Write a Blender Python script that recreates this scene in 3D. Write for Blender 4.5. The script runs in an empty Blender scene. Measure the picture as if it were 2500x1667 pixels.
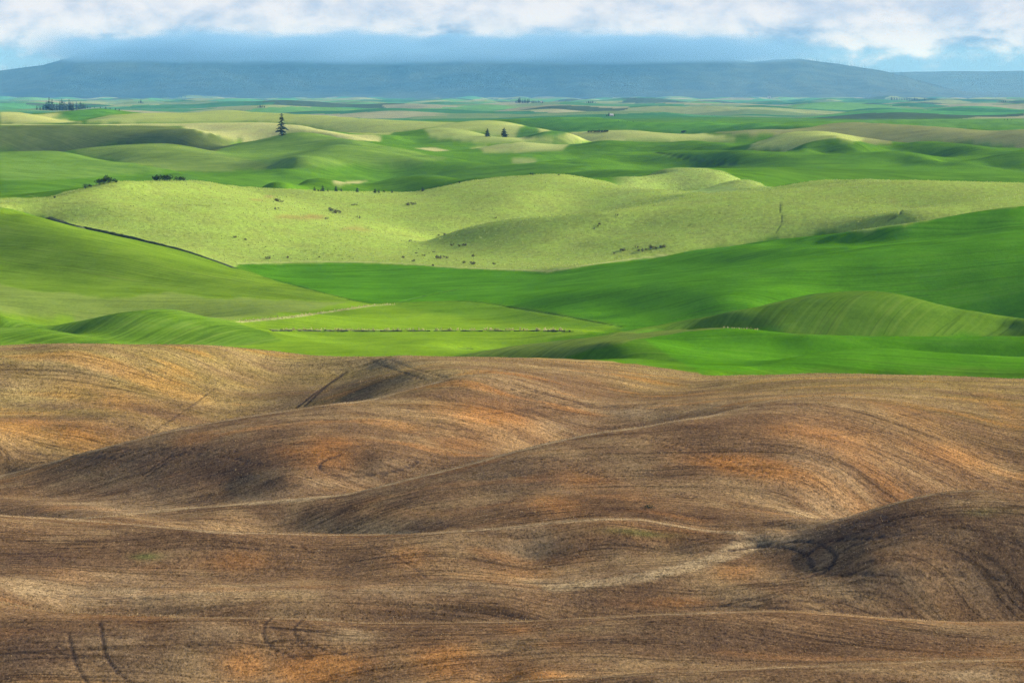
import bpy, math, random, time
import numpy as np
T0 = time.time()
rng = np.random.default_rng(7)
random.seed(7)
SC = bpy.context.scene
COL = SC.collection

# ------------------------------------------------------------------ camera
CAM_H = 110.0                                   # metres above the valley floor
FPX = 7892.0                                    # focal length in photograph pixels (2500 wide)
HORIZON_Y = 165.0
PITCH = math.atan((833.5 - HORIZON_Y) / FPX)
cam_d = bpy.data.cameras.new('camera')
cam = bpy.data.objects.new('camera', cam_d)
COL.objects.link(cam)
cam.location = (0, 0, CAM_H)
cam.rotation_euler = (math.pi / 2 - PITCH, 0, 0)
cam_d.sensor_width = 36.0
cam_d.lens = 36.0 * FPX / 2500.0
cam_d.clip_start = 1.0
cam_d.clip_end = 80000.0
SC.camera = cam

# ------------------------------------------------------------------ light
SUN_AZ, SUN_EL = math.radians(70), math.radians(19.5)     # azimuth to the right of the view direction
sun_dir = (math.sin(SUN_AZ) * math.cos(SUN_EL), math.cos(SUN_AZ) * math.cos(SUN_EL), math.sin(SUN_EL))
sun_d = bpy.data.lights.new('sun', 'SUN')
sun_d.energy = 5.0
sun_d.angle = math.radians(0.53)
sun_d.color = (1.0, 0.90, 0.74)
sun = bpy.data.objects.new('sun', sun_d)
COL.objects.link(sun)
from mathutils import Vector
sun.rotation_euler = Vector(sun_dir).to_track_quat('Z', 'Y').to_euler()

SC.view_settings.view_transform = 'Standard'
SC.view_settings.look = 'None'
SC.view_settings.gamma = 1.0
SC.view_settings.use_curve_mapping = False
SC.view_settings.exposure = 1.08
SC.render.engine = 'CYCLES'
SC.cycles.use_denoising = True
SC.cycles.denoiser = 'OPENIMAGEDENOISE'
SC.cycles.denoising_input_passes = 'RGB_ALBEDO_NORMAL'
SC.cycles.denoising_prefilter = 'NONE'          # keeps the grain of the soil and grass
SC.cycles.max_bounces = 5
SC.cycles.volume_bounces = 1
SC.cycles.transparent_max_bounces = 8

def node(nt, kind, **kw):
    n = nt.nodes.new(kind)
    for k, v in kw.items():
        setattr(n, k, v)
    return n

def link(nt, a, b):
    nt.links.new(a, b)

def mathn(nt, op, a, b=None, c=None, clamp=False):
    n = nt.nodes.new('ShaderNodeMath')
    n.operation = op
    n.use_clamp = clamp
    for i, v in enumerate((a, b, c)):
        if v is None:
            continue
        if isinstance(v, (int, float)):
            n.inputs[i].default_value = v
        else:
            nt.links.new(v, n.inputs[i])
    return n.outputs[0]

def mapr(nt, v, a, b, c=0.0, d=1.0, smooth=True):
    n = nt.nodes.new('ShaderNodeMapRange')
    n.interpolation_type = 'SMOOTHSTEP' if smooth else 'LINEAR'
    nt.links.new(v, n.inputs[0])
    for i, x in enumerate((a, b, c, d)):
        n.inputs[i + 1].default_value = x
    return n.outputs[0]

def mixc(nt, f, a, b, blend='MIX'):
    n = nt.nodes.new('ShaderNodeMix')
    n.data_type = 'RGBA'
    n.blend_type = blend
    for i, v in ((0, f), (6, a), (7, b)):
        if isinstance(v, (int, float)):
            n.inputs[i].default_value = v
        elif isinstance(v, tuple):
            n.inputs[i].default_value = (*v, 1.0) if len(v) == 3 else v
        else:
            nt.links.new(v, n.inputs[i])
    return n.outputs[2]

def noisen(nt, vec, scale, detail=4, rough=0.55, dist=0.0):
    n = nt.nodes.new('ShaderNodeTexNoise')
    n.inputs['Scale'].default_value = scale
    n.inputs['Detail'].default_value = detail
    n.inputs['Roughness'].default_value = rough
    n.inputs['Distortion'].default_value = dist
    if vec is not None:
        nt.links.new(vec, n.inputs['Vector'])
    return n.outputs[0]

def vmul(nt, vec, xyz, off=(0, 0, 0)):
    n = nt.nodes.new('ShaderNodeVectorMath')
    n.operation = 'MULTIPLY_ADD'
    nt.links.new(vec, n.inputs[0])
    n.inputs[1].default_value = xyz
    n.inputs[2].default_value = off
    return n.outputs[0]

# world: physical sky behind broken cloud; the same cloud all the way round
world = bpy.data.worlds.new('World')
SC.world = world
world.use_nodes = True
nt = world.node_tree
for n in list(nt.nodes):
    nt.nodes.remove(n)
sky = node(nt, 'ShaderNodeTexSky', sky_type='NISHITA', sun_disc=False)
sky.sun_elevation = SUN_EL
sky.sun_rotation = SUN_AZ
sky.air_density = 1.2
sky.dust_density = 0.6
skyc = mixc(nt, 1.0, sky.outputs[0], (0.06, 0.06, 0.06), 'MULTIPLY')
tc = node(nt, 'ShaderNodeTexCoord')
sep = node(nt, 'ShaderNodeSeparateXYZ')
link(nt, tc.outputs['Generated'], sep.inputs[0])
el = sep.outputs[2]                              # sine of the elevation
dirv = tc.outputs['Generated']
big = noisen(nt, vmul(nt, dirv, (1, 1, 3.2)), 26.0, 9, 0.58, 0.25)
mid = noisen(nt, vmul(nt, dirv, (1, 1, 2.0), (3, 1, 2)), 62.0, 7, 0.52, 0.35)
fine = noisen(nt, vmul(nt, dirv, (1, 1, 1.6), (7, 4, 1)), 190.0, 5, 0.5, 0.3)
# ragged lower edge of the cumulus bank, a little above the horizon
edge = mathn(nt, 'ADD', mathn(nt, 'MULTIPLY', mathn(nt, 'SUBTRACT', big, 0.5), 0.034),
             mathn(nt, 'MULTIPLY', mathn(nt, 'SUBTRACT', mid, 0.5), 0.030))
lift = mathn(nt, 'ADD', mathn(nt, 'ADD', el, edge), mathn(nt, 'MULTIPLY', mathn(nt, 'SUBTRACT', fine, 0.5), 0.006))
cu = mapr(nt, lift, -0.0012, 0.0112)
gap = mapr(nt, big, 0.40, 0.52)                  # gaps of open sky between the clouds higher up
high = mapr(nt, el, 0.03, 0.10)
cover = mathn(nt, 'SUBTRACT', 1.0, mathn(nt, 'MULTIPLY', mathn(nt, 'MULTIPLY', gap, high), 0.95))
body = mapr(nt, mathn(nt, 'ADD', mathn(nt, 'MULTIPLY', big, 0.35), mathn(nt, 'ADD', mathn(nt, 'MULTIPLY', mid, 0.5), mathn(nt, 'MULTIPLY', fine, 0.15))), 0.38, 0.60)
white = mixc(nt, body, (0.225, 0.27, 0.36), (0.385, 0.392, 0.425))
gloom = (0.092, 0.150, 0.265)                       # shaded underside of the bank, seen through blue air
cloud = mixc(nt, cu, gloom, white)
final = mixc(nt, cover, skyc, cloud)
bg = node(nt, 'ShaderNodeBackground')
link(nt, final, bg.inputs[0])
bg.inputs[1].default_value = 1.0
wo = node(nt, 'ShaderNodeOutputWorld')
link(nt, bg.outputs[0], wo.inputs[0])

# ------------------------------------------------------------------ projection helpers
CP, SP = math.cos(PITCH), math.sin(PITCH)

def ray(x, y):
    """photograph pixel -> (azimuth, rise per metre of horizontal distance)"""
    cx = (np.asarray(x, float) - 1250) / FPX
    cy = (833.5 - np.asarray(y, float)) / FPX
    dx, dy, dz = cx, CP + SP * cy, -SP + CP * cy
    h = np.hypot(dx, dy)
    return np.arctan2(dx, dy), dz / h

# ------------------------------------------------------------------ control lines of the relief
# each: points (x, y, z) on a ridge or a valley floor; z in metres above the valley floor
PTS = []                                          # (theta, ln r, z)

def expand(txt):
    k = [tuple(float(v) for v in t.split(',')) for t in txt.split()]
    zs = [(i, p[2]) for i, p in enumerate(k) if len(p) > 2]
    x = np.array([p[0] for p in k]); y = np.array([p[1] for p in k])
    z = np.interp(np.arange(len(k)), [a for a, _ in zs], [b for _, b in zs])
    return x, y, z

def smoothstep(a, b, v):
    t = np.clip((v - a) / (b - a), 0, 1)
    return t * t * (3 - 2 * t)

def catmull(x, y, z, step):
    """points along a smooth curve through the knots"""
    out = []
    P = np.stack([x, y, z], 1)
    n = len(P)
    for i in range(n - 1):
        p0, p1, p2, p3 = P[max(i - 1, 0)], P[i], P[i + 1], P[min(i + 2, n - 1)]
        d = math.hypot(p2[0] - p1[0], p2[1] - p1[1])
        m = max(1, int(round(d / step)))
        for t in np.arange(m) / m:
            lin = p1 + (p2 - p1) * t
            cub = 0.5 * (2 * p1 + (p2 - p0) * t + (2 * p0 - 5 * p1 + 4 * p2 - p3) * t * t + (3 * p1 - p0 - 3 * p2 + p3) * t ** 3)
            out.append(0.35 * lin + 0.65 * cub)
    out.append(P[-1])
    return np.array(out).T

def extend(x, y, z):
    """carry a line that leaves the frame on for some way outside it"""
    if x[0] <= 5:
        s = (y[1] - y[0]) / max(x[1] - x[0], 1)
        s = max(-0.12, min(0.12, s))
        x = np.r_[x[0] - 900, x[0] - 400, x]; y = np.r_[y[0] - s * 330, y[0] - s * 260, y]; z = np.r_[z[0] - 3, z[0], z]
    if x[-1] >= 2495:
        s = (y[-1] - y[-2]) / max(x[-1] - x[-2], 1)
        s = max(-0.12, min(0.12, s))
        x = np.r_[x, x[-1] + 400, x[-1] + 900]; y = np.r_[y, y[-1] + s * 260, y[-1] + s * 330]; z = np.r_[z, z[-1], z[-1] - 3]
    return x, y, z

LINES = {}

CURVES = []
GAIN, PIVOT = 1.14, 21.0

def crest(txt, back=0.06, drop=3.0, name=None, R=None, step=60):
    """a ridge that hides what is behind it: the sight line touches the ground along it"""
    x, y, z = catmull(*extend(*expand(txt)), step)
    z = PIVOT + (z - PIVOT) * GAIN
    th, m = ray(x, y)
    CURVES.append(dict(crest=True, th=th, m=m, r=(z - CAM_H) / m, name=name, R=R))

def line(txt, name=None, step=75):
    """a ridge or hollow in plain view"""
    x, y, z = catmull(*extend(*expand(txt)), step)
    z = PIVOT + (z - PIVOT) * GAIN
    th, m = ray(x, y)
    CURVES.append(dict(crest=False, th=th, m=m, r=(z - CAM_H) / m, name=name, R=None))

# --- ploughed foreground
line('-600,1900,8 0,1850,8 700,1840,9 1250,1800,12 1900,1760,16 2500,1745,16 3100,1745,14')
line('0,1640,15.5 300,1650,15 700,1630,15.5 1000,1645,15.5 1150,1645,16')
line('1300,1645,16.5 1700,1625,16.6 2100,1605,17 2500,1592,17')
crest('1150,1668,16.5 1250,1662,17 1622,1641,18 1941,1625,18.5 2207,1614,19 2500,1607,19', 0.04, 2)
crest('0,1468,23 53,1479 106,1489 266,1499 425,1504,20.5 585,1506 691,1507 797,1514 903,1518,18 1063,1519 1250,1515,18 1409,1508 1569,1499 1728,1492,20 1888,1490 1994,1493 2127,1504,18.5 2260,1512 2366,1517,17 2500,1517', 0.055, 3.0, R=60)
line('0,1445,16 300,1458,15.5 700,1465,15.5 1100,1470,15 1250,1466,15')
line('0,1370,17 400,1390,17 800,1400,16.5')
line('1356,1434,15.8 1409,1428,16.1 1569,1407,17.2 1728,1370,18.5 1835,1328,20')              # spur of the right-hand hill
line('1500,1458,14.5 1700,1455,14.5 1900,1460,14.5')
line('1150,1390,17 1300,1360,17 1500,1345,17.5 1640,1335,18')
crest('0,1256,24 213,1269 372,1282,21.5 531,1296 691,1300 850,1304,19 957,1303 1063,1298 1250,1284,20.5 1356,1272 1489,1264,21.5 1569,1266 1649,1280 1728,1293,20 1808,1297 1900,1292,21', 0.045, 2.0, R=60)
crest('1930,1295,21.3 1967,1288,22.2 2047,1266,24 2153,1235,25.7 2260,1208,26.9 2340,1197,27.4 2419,1196,27.6 2500,1198,27.4', 0.05, 3.5, R=60)
line('1950,1385,17 2150,1370,19.4 2350,1350,20.6 2500,1345,20.8')
line('0,1220,16.5 200,1248,16 500,1275,16 850,1288,16 1250,1265,17 1500,1250,17 1650,1262,16.5 1760,1280,16 1860,1284,16.5 1940,1276,17.5')
# ridge running up from the lower left to the hill on the right
crest('186,1266,15.4 372,1245,16.8 531,1232,18 691,1219,19 850,1203,20.3 1010,1165,24 1116,1139,26.3 1250,1102,29.2 1356,1075,31.3 1463,1054,32.8 1569,1040,33.4 1649,1025,34 1728,1014,34.2', 0.05, 2.6, R=60)
line('1808,995,34.8 1861,982,35.3 1941,978,35 2100,985,33 2250,1010,30 2500,1055,26')
line('1200,1208,19.5 1400,1172,22 1700,1145,24 2000,1145,23.5 2300,1150,21 2500,1160,19.5')
line('700,1170,17.5 870,1140,18 1000,1120,19 1150,1075,20.5 1350,1030,22.5 1550,1000,24.5 1700,975,26')
line('0,1215,15.5 200,1212,15.5 400,1200,16 550,1188,16.8')
crest('0,1160,15 80,1139,17.3 213,1102,21 319,1075,23.5 425,1048,26 531,1027,27.8 664,1006,29.4 797,987,30.9 903,974,31.9 983,953,33.6 1063,932,35.2', 0.055, 3.5, R=60)
line('1116,924,35.4 1222,921,34.6 1350,926,31.5')
line('0,1120,17.5 200,1065,20 400,1018,21.5 600,985,22 780,958,22.5')
line('840,945,22.6 900,930,25.6 960,915,29.2 1030,905,31.8')
line('0,1000,24 250,960,26 450,940,26.5 600,925,26')
line('700,912,27.2 820,905,28 900,894,29.2 990,882,31')
line('1250,960,27 1400,975,26 1550,960,25.5 1700,945,25')
line('1300,905,29.5 1500,920,27.5 1700,930,25.5 1900,940,28 2200,950,29.5 2500,980,28')
crest('0,844,33.5 80,840 186,839,34.8 319,841 478,842,32.8 585,849 691,860,29.3 797,870 903,872,29.8 1010,869 1116,870,32 1250,872 1356,875,30.5 1463,880 1569,892,27.5 1649,904 1702,914,25 1755,917 1888,915,26 2010,911 2153,914,28.5 2313,918 2500,925,28', 0.08, 9.0, 'brown_top', R=150)

# --- green valley
GAIN = 1.0
crest('1702,917,17 1808,894,17 1941,870,19 2021,857,20 2100,851,20.5 2180,852 2313,862,19.5 2500,872,18.5', 0.03, 3.0)
crest('1116,868,9 1170,857,10 1250,845,12 1356,832,14.5 1463,822 1569,812,18.5 1675,804 1755,801,21.5 1808,801,21 1861,807 1941,816,18.5 2047,820 2207,822,17 2366,822 2500,821,17.5', 0.05, 4.0)
line('1300,880,8 1356,873,11.5 1463,846,14.5 1569,825,18 1675,808,20.8')
line('1450,885,11 1700,850,15 1900,840,16')
crest('1452,820,4 1516,809,7 1622,791,11.5 1728,772,16 1835,751,20.5 1941,727,25 2021,715,27 2079,711,27.5 2153,712,27 2207,721,25.5 2260,735,23 2313,748,20.5 2366,760,18.5 2500,778,15.5', 0.06, 4.0)
line('1900,795,11.5 2200,790,12.5 2450,800,11')
crest('0,772,11 53,783,8.5 117,796,6', 0.05, 3)
crest('0,801,11.5 80,800,11.5 133,807,10.5 213,820,9 319,838,7', 0.04, 3)
crest('117,796,5 213,780,9 292,764,12.5 372,755,13 425,756,13 478,767,11.5 558,785,9.5 638,804,6.5 744,825,3.8', 0.06, 3.5)
line('903,838,1.5 1116,852,1 1000,820,1')
line('600,770,2 900,775,1 1200,775,1 1450,790,2')
line('660,806,1.5 1000,807,1 1393,807,2')
line('957,743,2.2 1063,738,3.2 1132,736,3.6 1196,742,3.6 1250,752,3.2 1356,769,2.6 1463,788,2.2')
line('0,745,3 200,740,2.6 450,738,2.4 700,745,2 900,745,1.5')
line('0,700,6 200,705,5 500,705,4.2 750,725,2.5')
line('32,525,31 106,559,25.8 213,605,18.4 345,632,14.2 531,664,9 744,718,3.6')
line('0,600,15.5 100,645,9.8 250,674,7.3 450,694,5.2')
crest('0,507,34 60,520,31 106,533,28.5 186,554,24 319,583,17.5', 0.012, 0.5)
line('425,607,13 505,631,8.5 571,655,4.8 638,674,3.4 744,703,2.4 850,730,1.6 903,741,1.5')
line('664,643,5 903,645,4.5 1116,658,4 1340,668,3.5')
line('650,690,2.4 800,690,2.2 950,700,2 1100,690,3')
line('1036,722,1.6 1116,704,2.6 1250,675,6 1356,655,9')
line('1250,745,3.6 1409,719,9.5 1622,692,15 1781,679,17.5 1941,655,21.5 2047,634,24.5 2200,622,26.5 2500,620,28')
line('1500,760,5 1700,740,8 1900,705,13 2100,690,15.5 2300,690,16 2500,710,14.5')
line('1300,690,4 1500,665,9.5 1700,645,14 1900,625,19 2100,605,24')
line('1440,655,8.5 1560,640,11.5 1691,618,17.5 1781,613,19.5 1994,605,24.5 2153,599,27.5 2313,586,30.5 2420,574,33 2500,567,34')
line('1760,606,17.5 1994,591,22.3 2200,576,27 2400,552,32 2500,542,34')
crest('1622,626,14 1702,610,17 1781,601,20 1914,583,24.5 2047,570,28.5 2207,549,33 2313,530,36.5 2420,512,39.5 2500,504,41', 0.04, 2.0, 'wheat_top')
# --- pasture hills
GAIN, PIVOT = 1.04, 24.0
line('1100,640,6 1350,640,6 1500,620,9 1650,600,13')
line('1250,612,9 1383,585,14.5 1463,567,18 1542,545,22.5 1622,518,28')
line('1400,600,8.5 1600,580,15 1750,570,18.5 1900,555,22')
line('1800,520,28 2000,510,30.3 2200,508,31')
line('2200,530,29 2300,505,33.3 2400,488,36.3')
crest('1010,594,8.5 1063,581,11 1143,556,17 1250,534,22.5 1356,528,25 1463,517,28.5 1569,501,32 1675,480,35.5 1755,469,37.5 1835,463,39 1888,455,40.2 1941,448,41.5 2021,439,43 2100,438,43.5 2207,440,43 2366,443,42.3 2500,447,41.5', 0.08, 5.0)
line('1000,560,8 1150,530,12 1300,505,16.5 1500,490,19 1650,475,22')
line('266,504,32 452,501,30.5 638,511,25.5 691,528,22 797,551,17.5 957,581,11.5 1063,602,8.5 1143,623,7')
line('300,545,21.5 500,575,15 700,605,9.5 850,620,8')
line('700,500,19 850,530,14.5 950,555,11.5')
line('300,470,35.5 550,480,30 700,490,23')
crest('0,496,33 133,482,35 160,472,36.5 213,458,39 276,445,42 372,441,43.5 468,441,43.5 531,450,40.5 585,456,37 691,461,31.5 797,465,27.5 903,468,25 1010,468,25.5 1063,458,29 1116,447,32.5 1196,435,36 1250,431,37.5 1303,427,38.5 1383,427,38 1436,435,35.5 1489,447,32 1542,456,29.5 1622,463,27.5 1690,471,26', 0.07, 6.0, 'pasture_top')
line('1100,490,24 1250,480,28 1400,480,27')
crest('1686,468,24 1755,454,27.5 1835,451,27.5 1888,456,25', 0.02, 1.0)
crest('1484,442,27 1542,432,29.5 1622,413,31 1675,410,31.2 1712,412,31 1781,427,28.6 1835,442,26.4 1888,456,24', 0.06, 5.0, 'knoll')
# --- middle distance
GAIN = 1.0
crest('611,456,20 691,443,24 797,440,25 877,449,22.5 983,432,26 1063,429,26.5 1143,436,24.5', 0.05, 4)
line('0,470,14 150,455,14 330,430,13 600,430,11 900,415,12 1200,415,14 1400,410,17')
crest('0,372,30 106,368,31.5 160,372,30 239,388,25 319,399,22 425,417,17', 0.04, 3.5)
crest('165,369,26 239,359,30 319,353,32.5 393,351,33 452,356,31 531,375,25 611,393,20 691,412,16', 0.05, 4)
crest('728,380,28 771,364,31 824,353,33.5 877,357,32.5 957,372,27 1063,393,21', 0.025, 1.0)
crest('521,367,24 585,353,30 638,340,36 691,328,41 733,323,43 781,327,41.5 850,340,37 930,357,31 1010,372,26 1116,388,21 1222,404,17', 0.07, 5)
crest('1250,400,18 1330,396,20 1420,402,19 1480,415,17', 0.05, 3)
line('1000,350,20 1150,365,18 1300,385,15')
crest('1590,372,25 1649,367,28 1781,367,30 1994,375,27 2127,372,29 2207,370,30 2286,383,26 2366,396,22 2500,420,16', 0.05, 4.5)
crest('1290,398,18 1400,388,22 1500,374,26 1590,369,27', 0.04, 3)
line('1500,395,17 1750,400,18 2000,405,19 2200,400,20')
crest('2300,402,20 2340,393,24 2420,380,29 2500,367,34', 0.06, 5)
crest('1967,351,36 2021,340,40 2079,343,39 2130,352,34 2180,361,29', 0.04, 4)
crest('2154,354,32 2260,345,36 2366,353,33 2472,367,27', 0.05, 4)
crest('1819,367,27 1851,351,33 1888,332,41 1941,322,45 1994,320,46 2047,330,42 2111,348,33', 0.06, 6)
crest('1420,351,27 1463,343,31 1526,345,30 1622,348,28 1702,343,30 1755,348,27 1824,352,25', 0.06, 5)
crest('1150,362,24 1220,352,28 1290,348,29 1340,353,26', 0.05, 4)
crest('0,307,42 160,306,43 319,307,42.5 425,309,41 478,319,37 531,332,32 595,348,26', 0.02, 1.2)
crest('0,303,42 213,304,42 372,302,43 531,300,44.5 664,300,45 744,308,42 850,330,33 930,348,26', 0.07, 6)
crest('900,340,28 1010,319,36 1063,312,39 1143,319,36 1222,335,29 1290,345,24', 0.06, 5)
crest('1260,335,30 1303,324,35 1356,323,35 1409,331,31', 0.04, 3)
crest('1250,301,38 1303,311,35 1356,320,31 1409,323,30 1473,319,32 1542,318,33 1622,325,30 1702,327,29', 0.07, 5)
crest('1728,324,30 1835,317,34 1941,314,36 2021,303,41 2100,299,43 2207,304,41 2340,314,37 2420,319,35 2500,316,37', 0.08, 6)
crest('0,274,45 53,275,44.5 106,284,40 160,295,34', 0.05, 4)
crest('202,295,35 266,282,41 345,276,44 399,275,44 452,276,43.5 505,271,46 558,269,47 638,274,45 797,282,42 903,290,39 1010,296,36 1130,299,35 1250,300,35', 0.09, 7)
crest('122,287,36 186,271,44 228,264,48 266,266,46 303,274,42', 0.07, 6)
crest('1250,290,36 1356,287,38 1463,287,38 1569,298,33 1649,300,32 1728,296,34 1808,303,31 1888,302,31 1962,308,28', 0.09, 7)
crest('2000,296,30 2200,292,32 2400,290,33 2500,290,33', 0.09, 7)

# every point may slide along its sight line until no slope is steeper than real ground
S_MAX = 0.23
cth_ = np.concatenate([c['th'] for c in CURVES]); cm_ = np.concatenate([c['m'] for c in CURVES])
cr_ = np.concatenate([c['r'] for c in CURVES]); cid_ = np.concatenate([np.full(len(c['th']), i) for i, c in enumerate(CURVES)])
off_ = np.cumsum([0] + [len(c['th']) for c in CURVES])
for it in range(1500):
    if it % 60 == 0:
        o = np.argsort(cth_)
        st = cth_[o]
        hi = np.searchsorted(st, st + 0.03)
        pi = np.concatenate([np.full(h - k - 1, o[k]) for k, h in enumerate(hi)])
        pj = np.concatenate([o[k + 1:h] for k, h in enumerate(hi)])
        ok = (cid_[pi] != cid_[pj]) & (np.abs(np.log(cr_[pi] / cr_[pj])) < 0.22)
        pi, pj = pi[ok], pj[ok]
        sw = cm_[pi] < cm_[pj]                       # pj is the lower one in the picture: the nearer
        pi, pj = np.where(sw, pj, pi), np.where(sw, pi, pj)
    zi, zj = CAM_H + cm_[pi] * cr_[pi], CAM_H + cm_[pj] * cr_[pj]
    lat = (cth_[pi] - cth_[pj]) * 0.5 * (cr_[pi] + cr_[pj])
    dep = cr_[pi] - cr_[pj]
    dist = np.hypot(lat, dep)
    over = (zi - zj) - S_MAX * np.where(dep < 0, np.abs(lat), dist) - 0.15
    # pj nearer and lower in the picture, pi behind it: pull them apart along their sight lines
    bad = over > 0
    if it > 30 and over.max() < 0.1:
        break
    dr = np.zeros_like(cr_)
    cnt = np.zeros_like(cr_)
    mv = 0.5 * over[bad] / (S_MAX + 0.5 * (np.abs(cm_[pi[bad]]) + np.abs(cm_[pj[bad]])))
    np.add.at(dr, pi[bad], mv); np.add.at(dr, pj[bad], -mv)
    np.add.at(cnt, pi[bad], 1); np.add.at(cnt, pj[bad], 1)
    dr /= np.maximum(cnt, 1) ** 0.5
    for k in range(len(CURVES)):                      # neighbours on one line move together
        d = dr[off_[k]:off_[k + 1]]
        if len(d) > 2 and np.any(d):
            for _ in range(3):
                e = np.r_[d[0], d, d[-1]]
                d = 0.25 * e[:-2] + 0.5 * e[1:-1] + 0.25 * e[2:]
            dr[off_[k]:off_[k + 1]] = d * 1.25
    cr_ += 0.6 * dr
print('steep pairs left', int((over > 0.5).sum()), 'worst', round(float(over.max()), 2), round(time.time() - T0, 1))
cz_ = CAM_H + cm_ * cr_
for k, c in enumerate(CURVES):
    sl = slice(off_[k], off_[k + 1])
    th, m, r, z = cth_[sl], cm_[sl], cr_[sl], cz_[sl]
    PTS.append(np.stack([th, np.log(r), z], 1))
    if c['name']:
        LINES[c['name']] = (th, r)
    if not c['crest']:
        continue
    RR = c['R'] or (150 + 0.06 * r)
    for s in (-1, 1):
        d = 0.010 * r
        rr = r + s * d
        PTS.append(np.stack([th, np.log(rr), CAM_H + m * rr - d * d / (2 * RR)], 1))
    # hidden hollow between this ridge and the next ground seen above it
    for t, mm, r0, z0 in zip(th[::2], m[::2], r[::2], z[::2]):
        cand = (np.abs(cth_ - t) < 0.012) & (cr_ > r0 * 1.004) & (cm_ > mm + 1e-4)
        if not cand.any():
            continue
        j = np.where(cand)[0][np.argmin(cr_[cand])]
        gap = cr_[j] - r0
        if gap < 0.035 * r0:
            continue
        rb = r0 + 0.5 * min(gap, 0.2 * r0)
        zb = min(0.5 * (z0 + min(cz_[j], CAM_H + mm * cr_[j])) - 0.10 * min(gap, 0.2 * r0), CAM_H + mm * rb - 1.0)
        PTS.append(np.array([[t, math.log(rb), zb]]))
# ground falling away behind two pasture ridges
for xs_, ys_, spots in ((np.arange(1700, 2090, 40), np.interp(np.arange(1700, 2090, 40), [1700, 1755, 1835, 1888, 1941, 2021, 2090], [472, 469, 463, 455, 448, 439, 438]), ((1985, 4.0), (2080, 8.0))),
                        (np.arange(530, 660, 30), np.interp(np.arange(530, 660, 30), [530, 585, 660], [450, 456, 460]), ((2125, 4.0), (2230, 9.0)))):
    th, m = ray(xs_, ys_)
    for rr, dn in spots:
        PTS.append(np.stack([th, np.full(len(th), math.log(rr)), CAM_H + m * rr - dn], 1))
P = np.concatenate(PTS)
# open plain beyond, ground in front and at the sides
ext = []
for rr in (360, 400):
    for t in np.linspace(-0.3, 0.3, 24):
        ext.append((t, math.log(rr), 14.0))
for rr in (6200, 6800, 7600):
    for t in np.linspace(-0.3, 0.3, 30):
        ext.append((t, math.log(rr), 14.0 + 6 * math.sin(t * 37 + rr)))
P = np.concatenate([P, np.array(ext)])
P = P[(np.abs(P[:, 0]) < 0.30) & (P[:, 1] < math.log(8000)) & (P[:, 1] > math.log(340))]
# thin out points that fall on top of one another
key = np.round(np.stack([P[:, 0] / 0.0022, P[:, 1] / 0.005], 1)).astype(int)
_, ui = np.unique(key, axis=0, return_index=True)
P = P[np.sort(ui)]
S = 0.05
U = np.stack([P[:, 0] / S, P[:, 1] / S], 1)

def kern(a, b):
    d2 = (a[:, None, 0] - b[None, :, 0]) ** 2 + (a[:, None, 1] - b[None, :, 1]) ** 2
    d2 += 1e-9
    return d2 * np.log(d2)

n = len(U)
A = np.zeros((n + 3, n + 3))
A[:n, :n] = kern(U, U)
A[:n, :n] += np.eye(n) * 6e-3
A[:n, n] = 1; A[:n, n + 1:] = U
A[n, :n] = 1; A[n + 1:, :n] = U.T
W = np.linalg.solve(A, np.r_[P[:, 2], 0, 0, 0])
TH_MAX = 0.30
cth = np.linspace(-TH_MAX, TH_MAX, 181)
clr = np.linspace(math.log(350), math.log(8200), 760)
G = np.empty((len(clr), len(cth)))
U32 = (U - np.array([0.0, 130.0])); W32 = W
for i in range(0, len(clr), 8):
    q = np.stack(np.meshgrid(cth / S, clr[i:i + 8] / S), -1).reshape(-1, 2)
    q0 = np.array([0.0, 130.0])
    qf = q - q0
    d2 = (qf[:, None, 0] - U32[None, :, 0]) ** 2
    d2 += (qf[:, None, 1] - U32[None, :, 1]) ** 2
    d2 += 1e-9
    k = np.log(d2); k *= d2
    v = k @ W32[:n] + W32[n] + q @ W32[n + 1:]
    G[i:i + 8] = v.reshape(-1, len(cth))
print('relief points', n, 'resid', np.abs(A[:n] @ W - P[:, 2]).max(), 'range', G.min(), G.max(), round(time.time() - T0, 1))

def cubic_axis(G, t, axis):
    """Catmull-Rom resampling of G along an axis at fractional indices t"""
    G = np.moveaxis(G, axis, 0)
    i = np.clip(np.floor(t).astype(int), 0, len(G) - 2)
    f = (t - i).reshape(-1, *([1] * (G.ndim - 1)))
    g = lambda k: G[np.clip(i + k, 0, len(G) - 1)]
    p0, p1, p2, p3 = g(-1), g(0), g(1), g(2)
    o = 0.5 * (2 * p1 + (p2 - p0) * f + (2 * p0 - 5 * p1 + 4 * p2 - p3) * f ** 2 + (3 * p1 - p0 - 3 * p2 + p3) * f ** 3)
    return np.moveaxis(o, 0, axis)

# ------------------------------------------------------------------ fine grid
frame_half = 0.168
TH = np.r_[np.linspace(-TH_MAX, -frame_half, 32)[:-1], np.linspace(-frame_half, frame_half, 640), np.linspace(frame_half, TH_MAX, 32)[1:]]
rows = [385.0]
while rows[-1] < 28500:
    r = rows[-1]
    rows.append(r + max(0.8, min(1.0 * (r / 700.0) ** 1.6, 85.0)))
RR = np.array(rows)
NR, NC = len(RR), len(TH)
lr = np.log(np.minimum(RR, 8100))
Zr = cubic_axis(G, (lr - clr[0]) / (clr[1] - clr[0]), 0)
Z = cubic_axis(Zr, (TH - cth[0]) / (cth[1] - cth[0]), 1)
X = RR[:, None] * np.sin(TH)[None]
Y = RR[:, None] * np.cos(TH)[None]

PERM = rng.permutation(512)
PERM = np.r_[PERM, PERM]
GA = rng.random(512) * 2 * math.pi
GX, GY = np.cos(GA), np.sin(GA)

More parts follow.
